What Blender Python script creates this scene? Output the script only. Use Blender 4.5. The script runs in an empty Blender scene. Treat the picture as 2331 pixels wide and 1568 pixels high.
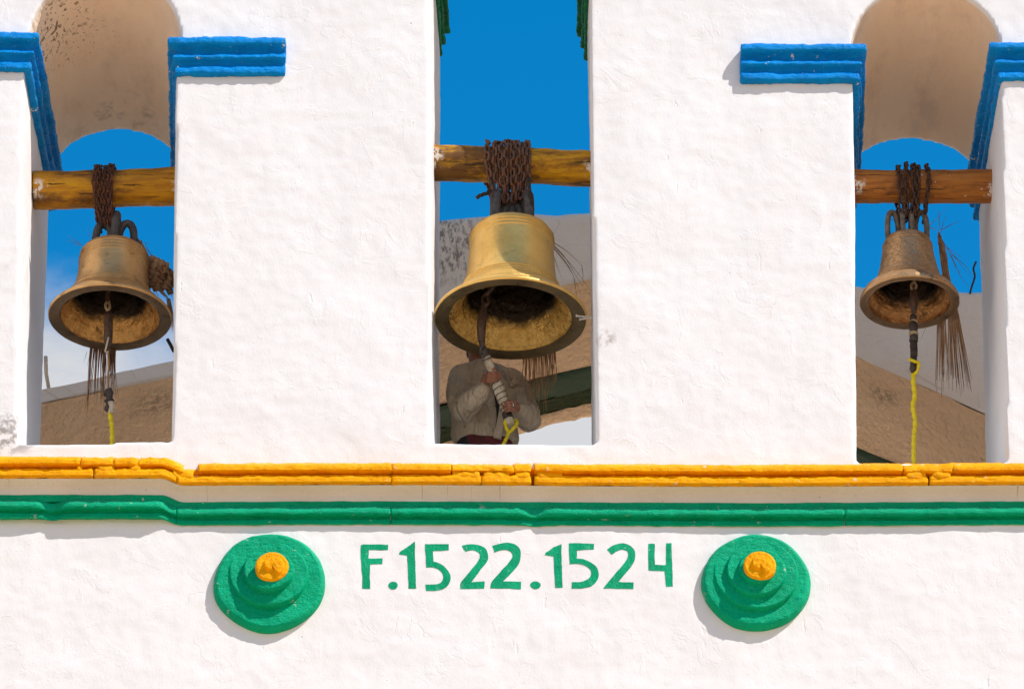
import bpy, bmesh, math, random
from mathutils import Vector, Matrix, noise
from mathutils.bvhtree import BVHTree
random.seed(7)
R = math.radians
SC = bpy.context.scene
COL = SC.collection

# ------------------------------------------------------------------ camera
PITCH = R(32.0)
F = 12950.0                       # focal length in pixels of a 2331 px wide picture
CAMLOC = Vector((0.0, -30.5, 1.6))
cam = bpy.data.cameras.new('Camera'); cam.lens = 36.0 * F / 2331.0; cam.sensor_width = 36.0
cam.clip_start = 0.5; cam.clip_end = 9000
camo = bpy.data.objects.new('Camera', cam); COL.objects.link(camo)
camo.location = CAMLOC; camo.rotation_euler = (R(90) + PITCH, 0, 0)
SC.camera = camo

# ------------------------------------------------------------------ sun, sky, exposure
SUNV = Vector((1.45, -1.0, 2.05)).normalized()      # towards the sun
sl = bpy.data.lights.new('Sun', 'SUN'); sl.energy = 5.0; sl.angle = R(0.5); sl.color = (1.0, 0.962, 0.925)
so = bpy.data.objects.new('Sun', sl); COL.objects.link(so)
so.rotation_euler = SUNV.to_track_quat('Z', 'Y').to_euler()
so.location = (20, -20, 60)

SC.view_settings.view_transform = 'Standard'; SC.view_settings.look = 'None'
SC.view_settings.gamma = 1.0; SC.view_settings.use_curve_mapping = False
SC.view_settings.exposure = 0.03
SC.cycles.max_bounces = 8; SC.cycles.diffuse_bounces = 5; SC.cycles.glossy_bounces = 4
SC.cycles.caustics_reflective = False; SC.cycles.caustics_refractive = False
SC.cycles.use_denoising = True; SC.cycles.use_adaptive_sampling = True; SC.cycles.adaptive_threshold = 0.02

world = bpy.data.worlds.new('World'); SC.world = world; world.use_nodes = True
wn = world.node_tree.nodes; wl = world.node_tree.links; wn.clear()
sky = wn.new('ShaderNodeTexSky'); sky.sky_type = 'NISHITA'; sky.sun_disc = False
sky.sun_elevation = math.asin(SUNV.z); sky.sun_rotation = math.atan2(SUNV.x, SUNV.y)
sky.altitude = 2100; sky.air_density = 1.0; sky.dust_density = 0.6; sky.ozone_density = 2.0
hs = wn.new('ShaderNodeHueSaturation'); hs.inputs['Saturation'].default_value = 1.42; hs.inputs['Value'].default_value = 1.56
hs.inputs['Hue'].default_value = 0.489
wl.new(sky.outputs[0], hs.inputs['Color'])
tc = wn.new('ShaderNodeTexCoord')
mp = wn.new('ShaderNodeMapping'); mp.inputs['Scale'].default_value = (1, 1, 1.7)
mp.inputs['Location'].default_value = (0.62, 0.1, 0.27)
wl.new(tc.outputs['Generated'], mp.inputs[0])
cn = wn.new('ShaderNodeTexNoise'); cn.inputs['Scale'].default_value = 11; cn.inputs['Detail'].default_value = 7; cn.inputs['Roughness'].default_value = 0.55
wl.new(mp.outputs[0], cn.inputs['Vector'])
sx = wn.new('ShaderNodeSeparateXYZ'); wl.new(tc.outputs['Generated'], sx.inputs[0])
el = wn.new('ShaderNodeMapRange'); el.inputs[1].default_value = 0.50; el.inputs[2].default_value = 0.552
el.inputs[3].default_value = 0.36; el.inputs[4].default_value = -0.20      # cloud bank low, clear above
wl.new(sx.outputs[2], el.inputs[0])
el2 = wn.new('ShaderNodeMapRange'); el2.inputs[1].default_value = 0.44; el2.inputs[2].default_value = 0.50
el2.inputs[3].default_value = -0.17; el2.inputs[4].default_value = 0.0     # broken cloud nearer the horizon
wl.new(sx.outputs[2], el2.inputs[0])
ad0 = wn.new('ShaderNodeMath'); ad0.operation = 'ADD'; wl.new(el.outputs[0], ad0.inputs[0]); wl.new(el2.outputs[0], ad0.inputs[1])
ad = wn.new('ShaderNodeMath'); ad.operation = 'ADD'; wl.new(cn.outputs[0], ad.inputs[0]); wl.new(ad0.outputs[0], ad.inputs[1])
cr = wn.new('ShaderNodeMapRange'); cr.interpolation_type = 'SMOOTHSTEP'
cr.inputs[1].default_value = 0.50; cr.inputs[2].default_value = 0.74
wl.new(ad.outputs[0], cr.inputs[0])
cmix = wn.new('ShaderNodeMix'); cmix.data_type = 'RGBA'
cmix.inputs['B'].default_value = (4.5, 4.55, 4.7, 1)
wl.new(cr.outputs[0], cmix.inputs['Factor']); wl.new(hs.outputs[0], cmix.inputs['A'])
bg = wn.new('ShaderNodeBackground'); bg.inputs['Strength'].default_value = 0.15
wl.new(cmix.outputs['Result'], bg.inputs['Color'])
wo = wn.new('ShaderNodeOutputWorld'); wl.new(bg.outputs[0], wo.inputs[0])

# ------------------------------------------------------------------ pixel -> world
CP, SP = math.cos(PITCH), math.sin(PITCH)
def W(px, py, Y):
    a = (px - 1165.5) / F; b = -(py - 784.0) / F
    d = Vector((a, CP - b * SP, SP + b * CP))
    t = (Y - CAMLOC.y) / d.y
    return CAMLOC + d * t

# ------------------------------------------------------------------ helpers
def link_obj(name, me, parent=None, ploc=None):
    o = bpy.data.objects.new(name, me); COL.objects.link(o)
    if parent is not None:
        o.parent = parent
        if ploc is None: ploc = parent.get('_loc')
        if parent.type == 'EMPTY':
            o.matrix_parent_inverse = Matrix.Translation(-parent.location)
    return o
def empty(name, loc, label, cat, group=None):
    o = bpy.data.objects.new(name, None); COL.objects.link(o)
    o.location = loc; o.empty_display_size = 0.2
    o['label'] = label; o['category'] = cat
    if group: o['group'] = group
    return o
def tag(o, label=None, cat=None, group=None, kind=None):
    if label: o['label'] = label
    if cat: o['category'] = cat
    if group: o['group'] = group
    if kind: o['kind'] = kind
    return o
def smooth(me, ang=None):
    me.polygons.foreach_set('use_smooth', [True] * len(me.polygons))
def mesh(name, verts, faces, mat=None, parent=None, sm=True):
    me = bpy.data.meshes.new(name)
    me.from_pydata([tuple(v) for v in verts], [], faces); me.update()
    bm = bmesh.new(); bm.from_mesh(me); bmesh.ops.recalc_face_normals(bm, faces=bm.faces); bm.to_mesh(me); bm.free()
    if sm: smooth(me)
    if mat: me.materials.append(mat)
    return link_obj(name, me, parent)
def remesh(o, voxel, sm_it=2, sm_f=0.5):
    mat = list(o.data.materials)
    m = o.modifiers.new('r', 'REMESH'); m.mode = 'VOXEL'; m.voxel_size = voxel; m.use_smooth_shade = True
    if sm_it:
        s = o.modifiers.new('s', 'SMOOTH'); s.factor = sm_f; s.iterations = sm_it
    dg = bpy.context.evaluated_depsgraph_get(); dg.update()
    me = bpy.data.meshes.new_from_object(o.evaluated_get(dg))
    o.modifiers.clear(); old = o.data; o.data = me
    if not me.materials:
        for x in mat: me.materials.append(x)
    smooth(me)
    bpy.data.meshes.remove(old)
def displace(o, layers, along=None, off=(0, 0, 0)):
    me = o.data; n = len(me.vertices)
    off = Vector(off); nz = noise.noise
    co = [0.0] * (3 * n); no = [0.0] * (3 * n)
    me.vertices.foreach_get('co', co); me.vertex_normals.foreach_get('vector', no)
    for i in range(n):
        k = 3 * i
        p = Vector((co[k], co[k + 1], co[k + 2])) + off; d = 0.0
        for (f, a) in layers: d += a * nz(p * f)
        co[k] += no[k] * d; co[k + 1] += no[k + 1] * d; co[k + 2] += no[k + 2] * d
    me.vertices.foreach_set('co', co)
    me.update()
def lathe(profile, n=64, z0=0.0, closed=False):
    vs = []; fs = []; m = len(profile)
    for (r, z) in profile:
        for k in range(n):
            a = 2 * math.pi * k / n
            vs.append((r * math.cos(a), r * math.sin(a), z + z0))
    for i in range(m - 1 if not closed else m):
        j = (i + 1) % m
        for k in range(n):
            k2 = (k + 1) % n
            fs.append((i * n + k, i * n + k2, j * n + k2, j * n + k))
    return vs, fs
def frames(pts):
    out = []; n = len(pts); up = None
    for i in range(n):
        t = (pts[min(i + 1, n - 1)] - pts[max(i - 1, 0)])
        if t.length < 1e-9: t = Vector((0, 0, 1))
        t.normalize()
        if up is None:
            up = Vector((0, 1, 0)) if abs(t.y) < 0.8 else Vector((1, 0, 0))
        u = (up - t * up.dot(t)).normalized(); w = t.cross(u); up = u
        out.append((t, u, w))
    return out
def tube(pts, rad, n=8, twist=0.0, lobes=0, amp=0.0, cap=True, flat=1.0):
    pts = [Vector(p) for p in pts]; fr = frames(pts); vs = []; fs = []; L = 0
    for i, p in enumerate(pts):
        if i: L += (p - pts[i - 1]).length
        r = rad(i / (len(pts) - 1)) if callable(rad) else rad
        t, u, w = fr[i]
        for k in range(n):
            a = 2 * math.pi * k / n
            rr = r * (1 + amp * math.cos(lobes * a + twist * L)) if lobes else r
            vs.append(p + u * (math.cos(a) * rr) + w * (math.sin(a) * rr * flat))
    for i in range(len(pts) - 1):
        for k in range(n):
            k2 = (k + 1) % n
            fs.append((i * n + k, i * n + k2, (i + 1) * n + k2, (i + 1) * n + k))
    if cap:
        fs.append(tuple(range(n - 1, -1, -1))); b = (len(pts) - 1) * n
        fs.append(tuple(range(b, b + n)))
    return vs, fs
def spline(pts, m=8):
    pts = [Vector(p) for p in pts]; out = []; n = len(pts)
    for i in range(n - 1):
        p0 = pts[max(i - 1, 0)]; p1 = pts[i]; p2 = pts[i + 1]; p3 = pts[min(i + 2, n - 1)]
        for k in range(m):
            t = k / m
            out.append(0.5 * ((2 * p1) + (p2 - p0) * t + (2 * p0 - 5 * p1 + 4 * p2 - p3) * t * t + (-p0 + 3 * p1 - 3 * p2 + p3) * t ** 3))
    out.append(pts[-1]); return out
class Acc:
    def __init__(s): s.v = []; s.f = []
    def add(s, vf):
        b = len(s.v); s.v += [tuple(x) for x in vf[0]]; s.f += [tuple(i + b for i in q) for q in vf[1]]
    def build(s, name, mat, parent=None, sm=True): return mesh(name, s.v, s.f, mat, parent, sm)
def ellipsoid(c, r, rot=None, nu=16, nv=10):
    c = Vector(c); vs = []; fs = []
    for i in range(nv + 1):
        th = math.pi * i / nv
        for k in range(nu):
            a = 2 * math.pi * k / nu
            p = Vector((r[0] * math.sin(th) * math.cos(a), r[1] * math.sin(th) * math.sin(a), r[2] * math.cos(th)))
            if rot is not None: p = rot @ p
            vs.append(c + p)
    for i in range(nv):
        for k in range(nu):
            k2 = (k + 1) % nu
            fs.append((i * nu + k, i * nu + k2, (i + 1) * nu + k2, (i + 1) * nu + k))
    return vs, fs
def capsule(p0, p1, r0, r1, n=14):
    p0 = Vector(p0); p1 = Vector(p1); d = (p1 - p0); L = d.length; d.normalize()
    pts = []; rads = []
    for k in range(5):
        a = math.pi / 2 * (1 - k / 5); pts.append(p0 - d * r0 * math.sin(a)); rads.append(max(r0 * math.cos(a), 1e-4))
    pts.append(p0); rads.append(r0); pts.append((p0 + p1) / 2); rads.append((r0 + r1) / 2); pts.append(p1); rads.append(r1)
    for k in range(1, 6):
        a = math.pi / 2 * k / 5; pts.append(p1 + d * r1 * math.sin(a)); rads.append(max(r1 * math.cos(a), 1e-4))
    u = d.orthogonal().normalized(); w = d.cross(u); vs = []; fs = []
    for p, r in zip(pts, rads):
        for k in range(n):
            a = 2 * math.pi * k / n; vs.append(p + u * (math.cos(a) * r) + w * (math.sin(a) * r))
    for i in range(len(pts) - 1):
        for k in range(n):
            k2 = (k + 1) % n; fs.append((i * n + k, i * n + k2, (i + 1) * n + k2, (i + 1) * n + k))
    fs.append(tuple(range(n - 1, -1, -1))); b = (len(pts) - 1) * n; fs.append(tuple(range(b, b + n)))
    return vs, fs
def chain_caps(acc, pts, rads):
    for a, b, r0, r1 in zip(pts[:-1], pts[1:], rads[:-1], rads[1:]): acc.add(capsule(a, b, r0, r1))
def box(x0, x1, y0, y1, z0, z1):
    v = [(x, y, z) for x in (x0, x1) for y in (y0, y1) for z in (z0, z1)]
    f = [(0, 1, 3, 2), (4, 6, 7, 5), (0, 4, 5, 1), (2, 3, 7, 6), (0, 2, 6, 4), (1, 5, 7, 3)]
    return v, f

# ------------------------------------------------------------------ materials
class NT:
    def __init__(s, name, rough=0.6, metal=0.0, spec=0.5):
        s.m = bpy.data.materials.new(name); s.m.use_nodes = True
        s.n = s.m.node_tree.nodes; s.l = s.m.node_tree.links
        s.b = s.n['Principled BSDF']; s.b.inputs['Roughness'].default_value = rough; s.b.inputs['Metallic'].default_value = metal
        s.b.inputs['Specular IOR Level'].default_value = spec
        s.g = s.n.new('ShaderNodeNewGeometry')
        s.pos = s.g.outputs['Position']
    def mapping(s, scale, loc=(0, 0, 0), rot=(0, 0, 0)):
        m = s.n.new('ShaderNodeMapping'); m.inputs['Scale'].default_value = scale; m.inputs['Location'].default_value = loc
        m.inputs['Rotation'].default_value = rot
        s.l.new(s.pos, m.inputs[0]); return m.outputs[0]
    def noise(s, scale, detail=4, rough=0.5, vec=None, dist=0.0):
        t = s.n.new('ShaderNodeTexNoise'); t.inputs['Scale'].default_value = scale; t.inputs['Detail'].default_value = detail
        t.inputs['Roughness'].default_value = rough; t.inputs['Distortion'].default_value = dist
        s.l.new(vec if vec is not None else s.pos, t.inputs['Vector']); return t.outputs[0]
    def voro(s, scale, feature='F1', vec=None, rnd=1.0):
        t = s.n.new('ShaderNodeTexVoronoi'); t.feature = feature; t.inputs['Scale'].default_value = scale
        t.inputs['Randomness'].default_value = rnd
        s.l.new(vec if vec is not None else s.pos, t.inputs['Vector']); return t.outputs['Distance']
    def ramp(s, v, a, b, lo=0.0, hi=1.0, smooth=True):
        t = s.n.new('ShaderNodeMapRange'); t.interpolation_type = 'SMOOTHSTEP' if smooth else 'LINEAR'
        t.inputs[1].default_value = a; t.inputs[2].default_value = b; t.inputs[3].default_value = lo; t.inputs[4].default_value = hi
        s.l.new(v, t.inputs[0]); return t.outputs[0]
    def math(s, op, a, b=None):
        t = s.n.new('ShaderNodeMath'); t.operation = op
        for i, x in enumerate((a, b)):
            if x is None: continue
            if isinstance(x, (int, float)): t.inputs[i].default_value = x
            else: s.l.new(x, t.inputs[i])
        return t.outputs[0]
    def mix(s, f, a, b):
        t = s.n.new('ShaderNodeMix'); t.data_type = 'RGBA'
        for key, x in (('Factor', f), ('A', a), ('B', b)):
            if isinstance(x, (int, float)): t.inputs[key].default_value = x
            elif isinstance(x, tuple): t.inputs[key].default_value = (*x, 1)
            else: s.l.new(x, t.inputs[key])
        return t.outputs['Result']
    def color(s, c):
        if isinstance(c, tuple): s.b.inputs['Base Color'].default_value = (*c, 1)
        else: s.l.new(c, s.b.inputs['Base Color'])
    def rough(s, v): s.l.new(v, s.b.inputs['Roughness'])
    def bump(s, h, dist=0.01, strength=1.0, chain=None):
        t = s.n.new('ShaderNodeBump'); t.inputs['Strength'].default_value = strength; t.inputs['Distance'].default_value = dist
        s.l.new(h, t.inputs['Height'])
        if chain is not None: s.l.new(chain, t.inputs['Normal'])
        s.l.new(t.outputs[0], s.b.inputs['Normal']); return t.outputs[0]
    def spot(s, c, r):
        """1 inside a soft ball round the world point c"""
        t = s.n.new('ShaderNodeVectorMath'); t.operation = 'DISTANCE'; s.l.new(s.pos, t.inputs[0]); t.inputs[1].default_value = c
        return s.ramp(t.outputs['Value'], r * 0.35, r, 1.0, 0.0)

def plaster_mat(name, base, warm, stains=()):
    m = NT(name, 0.75, spec=0.25)
    big = m.ramp(m.noise(1.3, 4), 0.35, 0.7)
    c = m.mix(big, base, warm)
    # lumps, brush drag, flaked edges and a few hair cracks
    n1 = m.noise(9, 3, 0.55); n2 = m.noise(58, 4, 0.65, vec=m.mapping((1.0, 1.0, 0.6)))
    flake = m.ramp(m.noise(4.2, 4, 0.6, dist=0.7), 0.585, 0.600, 0, 1, False)
    wv = m.n.new('ShaderNodeTexNoise'); wv.inputs['Scale'].default_value = 2.2; wv.inputs['Detail'].default_value = 4
    m.l.new(m.pos, wv.inputs['Vector'])
    add = m.n.new('ShaderNodeVectorMath'); add.operation = 'MULTIPLY_ADD'
    m.l.new(wv.outputs['Color'], add.inputs[0]); add.inputs[1].default_value = (0.9, 0.9, 0.9); m.l.new(m.pos, add.inputs[2])
    ck = m.voro(1.15, 'DISTANCE_TO_EDGE', vec=add.outputs[0])
    crack = m.math('MULTIPLY', m.ramp(ck, 0.0, 0.006, 1, 0), m.ramp(m.noise(1.7, 2), 0.60, 0.66))
    pit = m.ramp(m.noise(19, 2, 0.5), 0.20, 0.25, 1, 0)
    h = m.math('ADD', m.math('MULTIPLY', n1, 0.26), m.math('MULTIPLY', n2, 0.22))
    scr = m.ramp(m.noise(11, 3, 0.6, vec=m.mapping((1.0, 1.0, 0.35), rot=(0, 0.5, 0))), 0.70, 0.725)
    h = m.math('SUBTRACT', h, m.math('MULTIPLY', scr, 0.22))
    h = m.math('ADD', h, m.math('MULTIPLY', flake, 0.09))
    h = m.math('SUBTRACT', h, m.math('MULTIPLY', crack, 0.14))
    h = m.math('SUBTRACT', h, m.math('MULTIPLY', pit, 0.28))
    m.bump(h, 0.0066, 1.0)
    c = m.mix(m.math('MULTIPLY', crack, 0.12), c, (0.30, 0.25, 0.21))
    c = m.mix(m.math('MULTIPLY', pit, 0.22), c, (0.35, 0.28, 0.22))
    for (pt, r, col, sc, a, b, amt) in stains:
        k = m.math('MULTIPLY', m.spot(pt, r), m.ramp(m.noise(sc, 3, 0.65), a, b))
        c = m.mix(m.math('MULTIPLY', k, amt), c, col)
    m.color(c)
    return m.m

def paint_mat(name, base, dark, rough=0.30, fleck=(0.9, 0.9, 0.88), flk=0.5, bumpd=0.019):
    m = NT(name, rough, spec=0.07)
    c = m.mix(m.ramp(m.noise(6, 4), 0.3, 0.7), base, dark)
    c = m.mix(m.math('MULTIPLY', m.ramp(m.noise(16, 4, 0.65, vec=m.mapping((0.5, 1, 1.5))), 0.56, 0.70), 0.30), c, tuple(x * 0.55 for x in base))
    n1 = m.noise(30, 5, 0.62, vec=m.mapping((0.55, 1, 1.3))); n2 = m.noise(105, 3, 0.65)
    h = m.math('ADD', m.math('MULTIPLY', n1, 0.55), m.math('MULTIPLY', n2, 0.42))
    m.bump(h, bumpd, 1.0)
    f = m.math('MULTIPLY', m.ramp(m.noise(42, 3, 0.5), 0.735, 0.765), flk)
    c = m.mix(f, c, fleck)
    chip = m.math('MULTIPLY', m.ramp(m.noise(13, 5, 0.65), 0.665, 0.685), min(1.0, flk * 1.3))
    c = m.mix(chip, c, (0.74, 0.71, 0.66))
    m.rough(m.ramp(m.noise(25, 3), 0.3, 0.7, rough - 0.18, rough + 0.08))
    m.color(c); return m.m

M = {}
M['plaster'] = plaster_mat('whitewash', (0.845, 0.82, 0.80), (0.825, 0.79, 0.765), [
    (W(30, 985, 0.0), 0.22, (0.20, 0.17, 0.15), 14, 0.42, 0.6, 0.75),
    (W(1378, 770, 0.0), 0.09, (0.35, 0.27, 0.22), 18, 0.42, 0.6, 0.6),
    (W(80, 620, 0.2), 0.5, (0.45, 0.38, 0.30), 10, 0.5, 0.75, 0.3)])
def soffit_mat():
    """limewash on the arch undersides, warm ground bounce put into its cream colour, with a few lichen specks"""
    m = NT('bounce_warm_limewash', 0.8, spec=0.2)
    c = m.mix(m.ramp(m.noise(2.2, 4, vec=m.mapping((1, 0.4, 1))), 0.35, 0.7), (0.94, 0.76, 0.57), (0.90, 0.69, 0.49))  # cream base carries the warm light bounced up from the ground
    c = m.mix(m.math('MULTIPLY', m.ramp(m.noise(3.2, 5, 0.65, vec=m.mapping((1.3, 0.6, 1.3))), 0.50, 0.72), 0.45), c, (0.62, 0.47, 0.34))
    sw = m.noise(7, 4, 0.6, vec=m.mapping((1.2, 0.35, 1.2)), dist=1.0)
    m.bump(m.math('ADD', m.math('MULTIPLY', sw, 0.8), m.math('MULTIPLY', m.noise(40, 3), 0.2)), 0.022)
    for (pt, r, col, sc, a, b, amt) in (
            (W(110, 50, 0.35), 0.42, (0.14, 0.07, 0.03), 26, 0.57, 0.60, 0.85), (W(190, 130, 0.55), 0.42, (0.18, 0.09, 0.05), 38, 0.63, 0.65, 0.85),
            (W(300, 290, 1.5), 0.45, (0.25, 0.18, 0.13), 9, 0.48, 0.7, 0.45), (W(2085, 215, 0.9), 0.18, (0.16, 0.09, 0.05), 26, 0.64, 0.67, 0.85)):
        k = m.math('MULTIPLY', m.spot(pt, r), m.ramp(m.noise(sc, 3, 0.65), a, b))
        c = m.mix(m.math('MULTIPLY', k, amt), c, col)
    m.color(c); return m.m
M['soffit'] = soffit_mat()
M['blue'] = paint_mat('blue_gloss_paint', (0.0, 0.27, 0.72), (0.0, 0.22, 0.63), 0.36, flk=0.7)
M['green'] = paint_mat('green_gloss_paint', (0.0, 0.41, 0.20), (0.0, 0.355, 0.17), 0.36, flk=0.35)
M['orange'] = paint_mat('orange_gloss_paint', (1.0, 0.44, 0.0), (0.95, 0.38, 0.0), 0.36, flk=0.55)
M['spring_green'] = paint_mat('deep_green_paint', (0.005, 0.20, 0.065), (0.004, 0.15, 0.05), 0.45, flk=0.2)
def letter_mat():
    m = NT('brushed_green_paint', 0.55, spec=0.14)
    c = m.mix(m.ramp(m.noise(7, 4), 0.3, 0.7), (0.0, 0.37, 0.17), (0.0, 0.29, 0.13))
    br = m.noise(30, 4, 0.6, vec=m.mapping((1.0, 1.0, 0.25), rot=(0, 0.6, 0)))
    c = m.mix(m.math('MULTIPLY', m.ramp(br, 0.60, 0.72), 0.45), c, (0.14, 0.50, 0.30))
    c = m.mix(m.math('MULTIPLY', m.ramp(m.noise(48, 3, 0.6), 0.70, 0.73), 0.7), c, (0.70, 0.74, 0.68))
    m.color(c); m.bump(m.math('ADD', br, m.noise(70, 3)), 0.004); return m.m
M['letter'] = letter_mat()

def frieze_mat():
    m = NT('streaked_plaster', 0.75, spec=0.25)
    c = m.mix(m.ramp(m.noise(2.5, 4), 0.3, 0.7), (0.80, 0.755, 0.72), (0.76, 0.70, 0.655))
    st = m.noise(1.0, 3, 0.6, vec=m.mapping((46, 1, 0.8)))
    c = m.mix(m.math('MULTIPLY', m.math('MULTIPLY', m.ramp(st, 0.62, 0.70), m.ramp(m.noise(1.6, 2), 0.42, 0.6)), 0.5), c, (0.25, 0.22, 0.19))
    sp = m.ramp(m.noise(40, 2), 0.74, 0.78)
    c = m.mix(m.math('MULTIPLY', sp, 0.6), c, (0.2, 0.16, 0.12))
    m.bump(m.noise(30, 5, 0.6), 0.008); m.color(c); return m.m
M['frieze'] = frieze_mat()

def bronze_mat(name, base, dark, edge, rough, patina, stripes=True, relief=None):
    m = NT(name, rough, 0.55)
    tcn = m.n.new('ShaderNodeTexCoord'); ob = tcn.outputs['Object']
    def mapo(sc):
        q = m.n.new('ShaderNodeMapping'); q.inputs['Scale'].default_value = sc; m.l.new(ob, q.inputs[0]); return q.outputs[0]
    n1 = m.noise(4.5, 6, 0.65, vec=mapo((1, 1, 1)), dist=0.4)
    n2 = m.noise(22, 5, 0.6, vec=mapo((1, 1, 3.5)))
    c = m.mix(m.ramp(n1, 0.35, 0.72), base, dark)
    c = m.mix(m.math('MULTIPLY', m.ramp(n2, 0.55, 0.75), 0.45), c, edge)
    dirt = m.math('MULTIPLY', m.ramp(m.noise(9, 6, 0.7, vec=mapo((1, 1, 1.4))), 0.56, 0.68), patina)
    c = m.mix(dirt, c, (0.045, 0.032, 0.020))
    tick = m.math('MULTIPLY', m.ramp(m.noise(60, 2, 0.5, vec=mapo((0.7, 0.7, 3.0))), 0.72, 0.76), 0.7)
    c = m.mix(tick, c, (0.05, 0.035, 0.02))
    m.color(c)
    r = m.math('ADD', m.ramp(n2, 0.3, 0.75, rough - 0.06, rough + 0.14), m.math('MULTIPLY', dirt, 0.3))
    m.rough(r)
    h = m.math('ADD', m.noise(35, 5, 0.6, vec=mapo((1, 1, 2.2))), m.math('MULTIPLY', m.noise(8, 3), 0.8))
    if relief is not None:
        vv = m.voro(17, 'SMOOTH_F1', vec=mapo((1, 1, 1.2)))
        sx_ = m.n.new('ShaderNodeSeparateXYZ'); m.l.new(ob, sx_.inputs[0])
        band = m.math('MULTIPLY', m.ramp(sx_.outputs[2], relief[0], relief[0] + 0.03), m.ramp(sx_.outputs[2], relief[1] - 0.03, relief[1], 1, 0))
        h = m.math('ADD', h, m.math('MULTIPLY', m.math('MULTIPLY', m.ramp(m.noise(26, 4, 0.7, vec=mapo((1, 1, 1))), 0.47, 0.53), band), 1.5))
    m.bump(h, 0.0035, 0.8)
    return m.m
M['bronze_c'] = bronze_mat('polished_bronze', (0.86, 0.54, 0.15), (0.70, 0.42, 0.10), (0.92, 0.66, 0.28), 0.34, 0.22)
M['bronze_l'] = bronze_mat('brown_bronze', (0.66, 0.38, 0.14), (0.46, 0.25, 0.085), (0.76, 0.50, 0.22), 0.32, 0.5)
M['bronze_r'] = bronze_mat('old_bronze', (0.50, 0.29, 0.13), (0.34, 0.19, 0.085), (0.60, 0.42, 0.22), 0.30, 0.6, relief=(0.16, 0.44))
def inside_mat(name, gold, dark, hi):
    """raw casting inside the bell: dark reflection painted in high up, bare metal near the mouth"""
    m = NT(name, 0.36, 1.0)
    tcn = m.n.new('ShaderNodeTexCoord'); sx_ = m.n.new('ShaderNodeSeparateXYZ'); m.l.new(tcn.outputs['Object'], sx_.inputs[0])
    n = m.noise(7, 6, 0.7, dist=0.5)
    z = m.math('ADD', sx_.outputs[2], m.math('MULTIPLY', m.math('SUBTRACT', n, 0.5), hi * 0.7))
    dark_reflection = m.ramp(z, hi * 0.55, hi)
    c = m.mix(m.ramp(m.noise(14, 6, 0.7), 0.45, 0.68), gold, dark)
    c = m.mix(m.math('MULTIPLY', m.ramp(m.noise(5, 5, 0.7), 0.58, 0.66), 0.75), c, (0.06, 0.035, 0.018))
    c = m.mix(dark_reflection, c, (0.055, 0.042, 0.03))  # dark reflection painted into the inner colour above the mouth
    m.color(c); m.rough(m.ramp(n, 0.3, 0.7, 0.20, 0.38))
    m.bump(m.noise(24, 6, 0.68), 0.022, 1.0)
    return m.m
M['lip_c'] = bronze_mat('grimy_bronze_lip', (0.17, 0.125, 0.055), (0.09, 0.065, 0.030), (0.30, 0.21, 0.09), 0.42, 0.6)
M['lip_l'] = bronze_mat('dark_bronze_lip', (0.16, 0.105, 0.055), (0.09, 0.058, 0.03), (0.26, 0.17, 0.08), 0.42, 0.5)
M['lip_r'] = bronze_mat('brown_bronze_lip', (0.24, 0.15, 0.075), (0.15, 0.09, 0.045), (0.32, 0.21, 0.11), 0.42, 0.5)
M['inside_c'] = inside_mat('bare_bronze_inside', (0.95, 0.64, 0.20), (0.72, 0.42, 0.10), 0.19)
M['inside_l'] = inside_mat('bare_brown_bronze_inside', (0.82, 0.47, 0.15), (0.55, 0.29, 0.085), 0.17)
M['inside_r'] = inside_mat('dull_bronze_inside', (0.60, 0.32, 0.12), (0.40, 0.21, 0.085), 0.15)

def iron_mat(name, a, b, rough=0.75):
    m = NT(name, rough, 0.0, 0.3)
    m.color(m.mix(m.ramp(m.noise(30, 5, 0.6), 0.35, 0.65), a, b)); m.bump(m.noise(160, 3), 0.002); return m.m
M['rust'] = iron_mat('rusty_iron', (0.13, 0.045, 0.022), (0.055, 0.025, 0.016))
M['rust_c'] = iron_mat('rusty_chain_iron', (0.17, 0.065, 0.030), (0.085, 0.055, 0.045), 0.6)
M['rust_r'] = iron_mat('dark_rusty_iron', (0.085, 0.040, 0.022), (0.045, 0.025, 0.017))
M['iron'] = iron_mat('grey_iron', (0.10, 0.085, 0.075), (0.06, 0.05, 0.045), 0.55)
M['iron_r'] = iron_mat('weathered_grey_bronze', (0.20, 0.155, 0.115), (0.10, 0.075, 0.055), 0.6)
M['clapper'] = iron_mat('worn_clapper_iron', (0.12, 0.065, 0.04), (0.05, 0.035, 0.03), 0.45)

def wood_mat(name, a, b, dark, dk):
    m = NT(name, 0.5, spec=0.22)
    g = m.noise(3.2, 6, 0.65, vec=m.mapping((1.0, 9, 9)), dist=0.6)
    c = m.mix(m.ramp(g, 0.38, 0.62), a, b)
    pat = m.noise(3.5, 6, 0.7, vec=m.mapping((0.7, 1.6, 1.6)))
    c = m.mix(m.math('MULTIPLY', m.ramp(pat, 0.48 - dk, 0.66 - dk), 0.85), c, dark)
    cr_ = m.ramp(m.noise(5, 5, 0.6, vec=m.mapping((0.45, 14, 14))), 0.62, 0.66)
    c = m.mix(m.math('MULTIPLY', cr_, 0.8), c, (0.03, 0.015, 0.008))
    fl = m.ramp(m.noise(34, 3, 0.5, vec=m.mapping((1, 1, 0.6))), 0.74, 0.76)
    c = m.mix(fl, c, (0.75, 0.70, 0.62))
    m.color(c)
    m.bump(m.math('SUBTRACT', m.math('MULTIPLY', g, 0.5), cr_), 0.008); return m
def end_white(m, pts):
    c = m.b.inputs['Base Color'].links[0].from_socket
    for p, r in pts:
        k = m.math('MULTIPLY', m.spot(p, r), m.ramp(m.noise(26, 5, 0.7), 0.50, 0.55))
        c = m.mix(k, c, (0.72, 0.66, 0.60))
    m.color(c); return m.m
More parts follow.
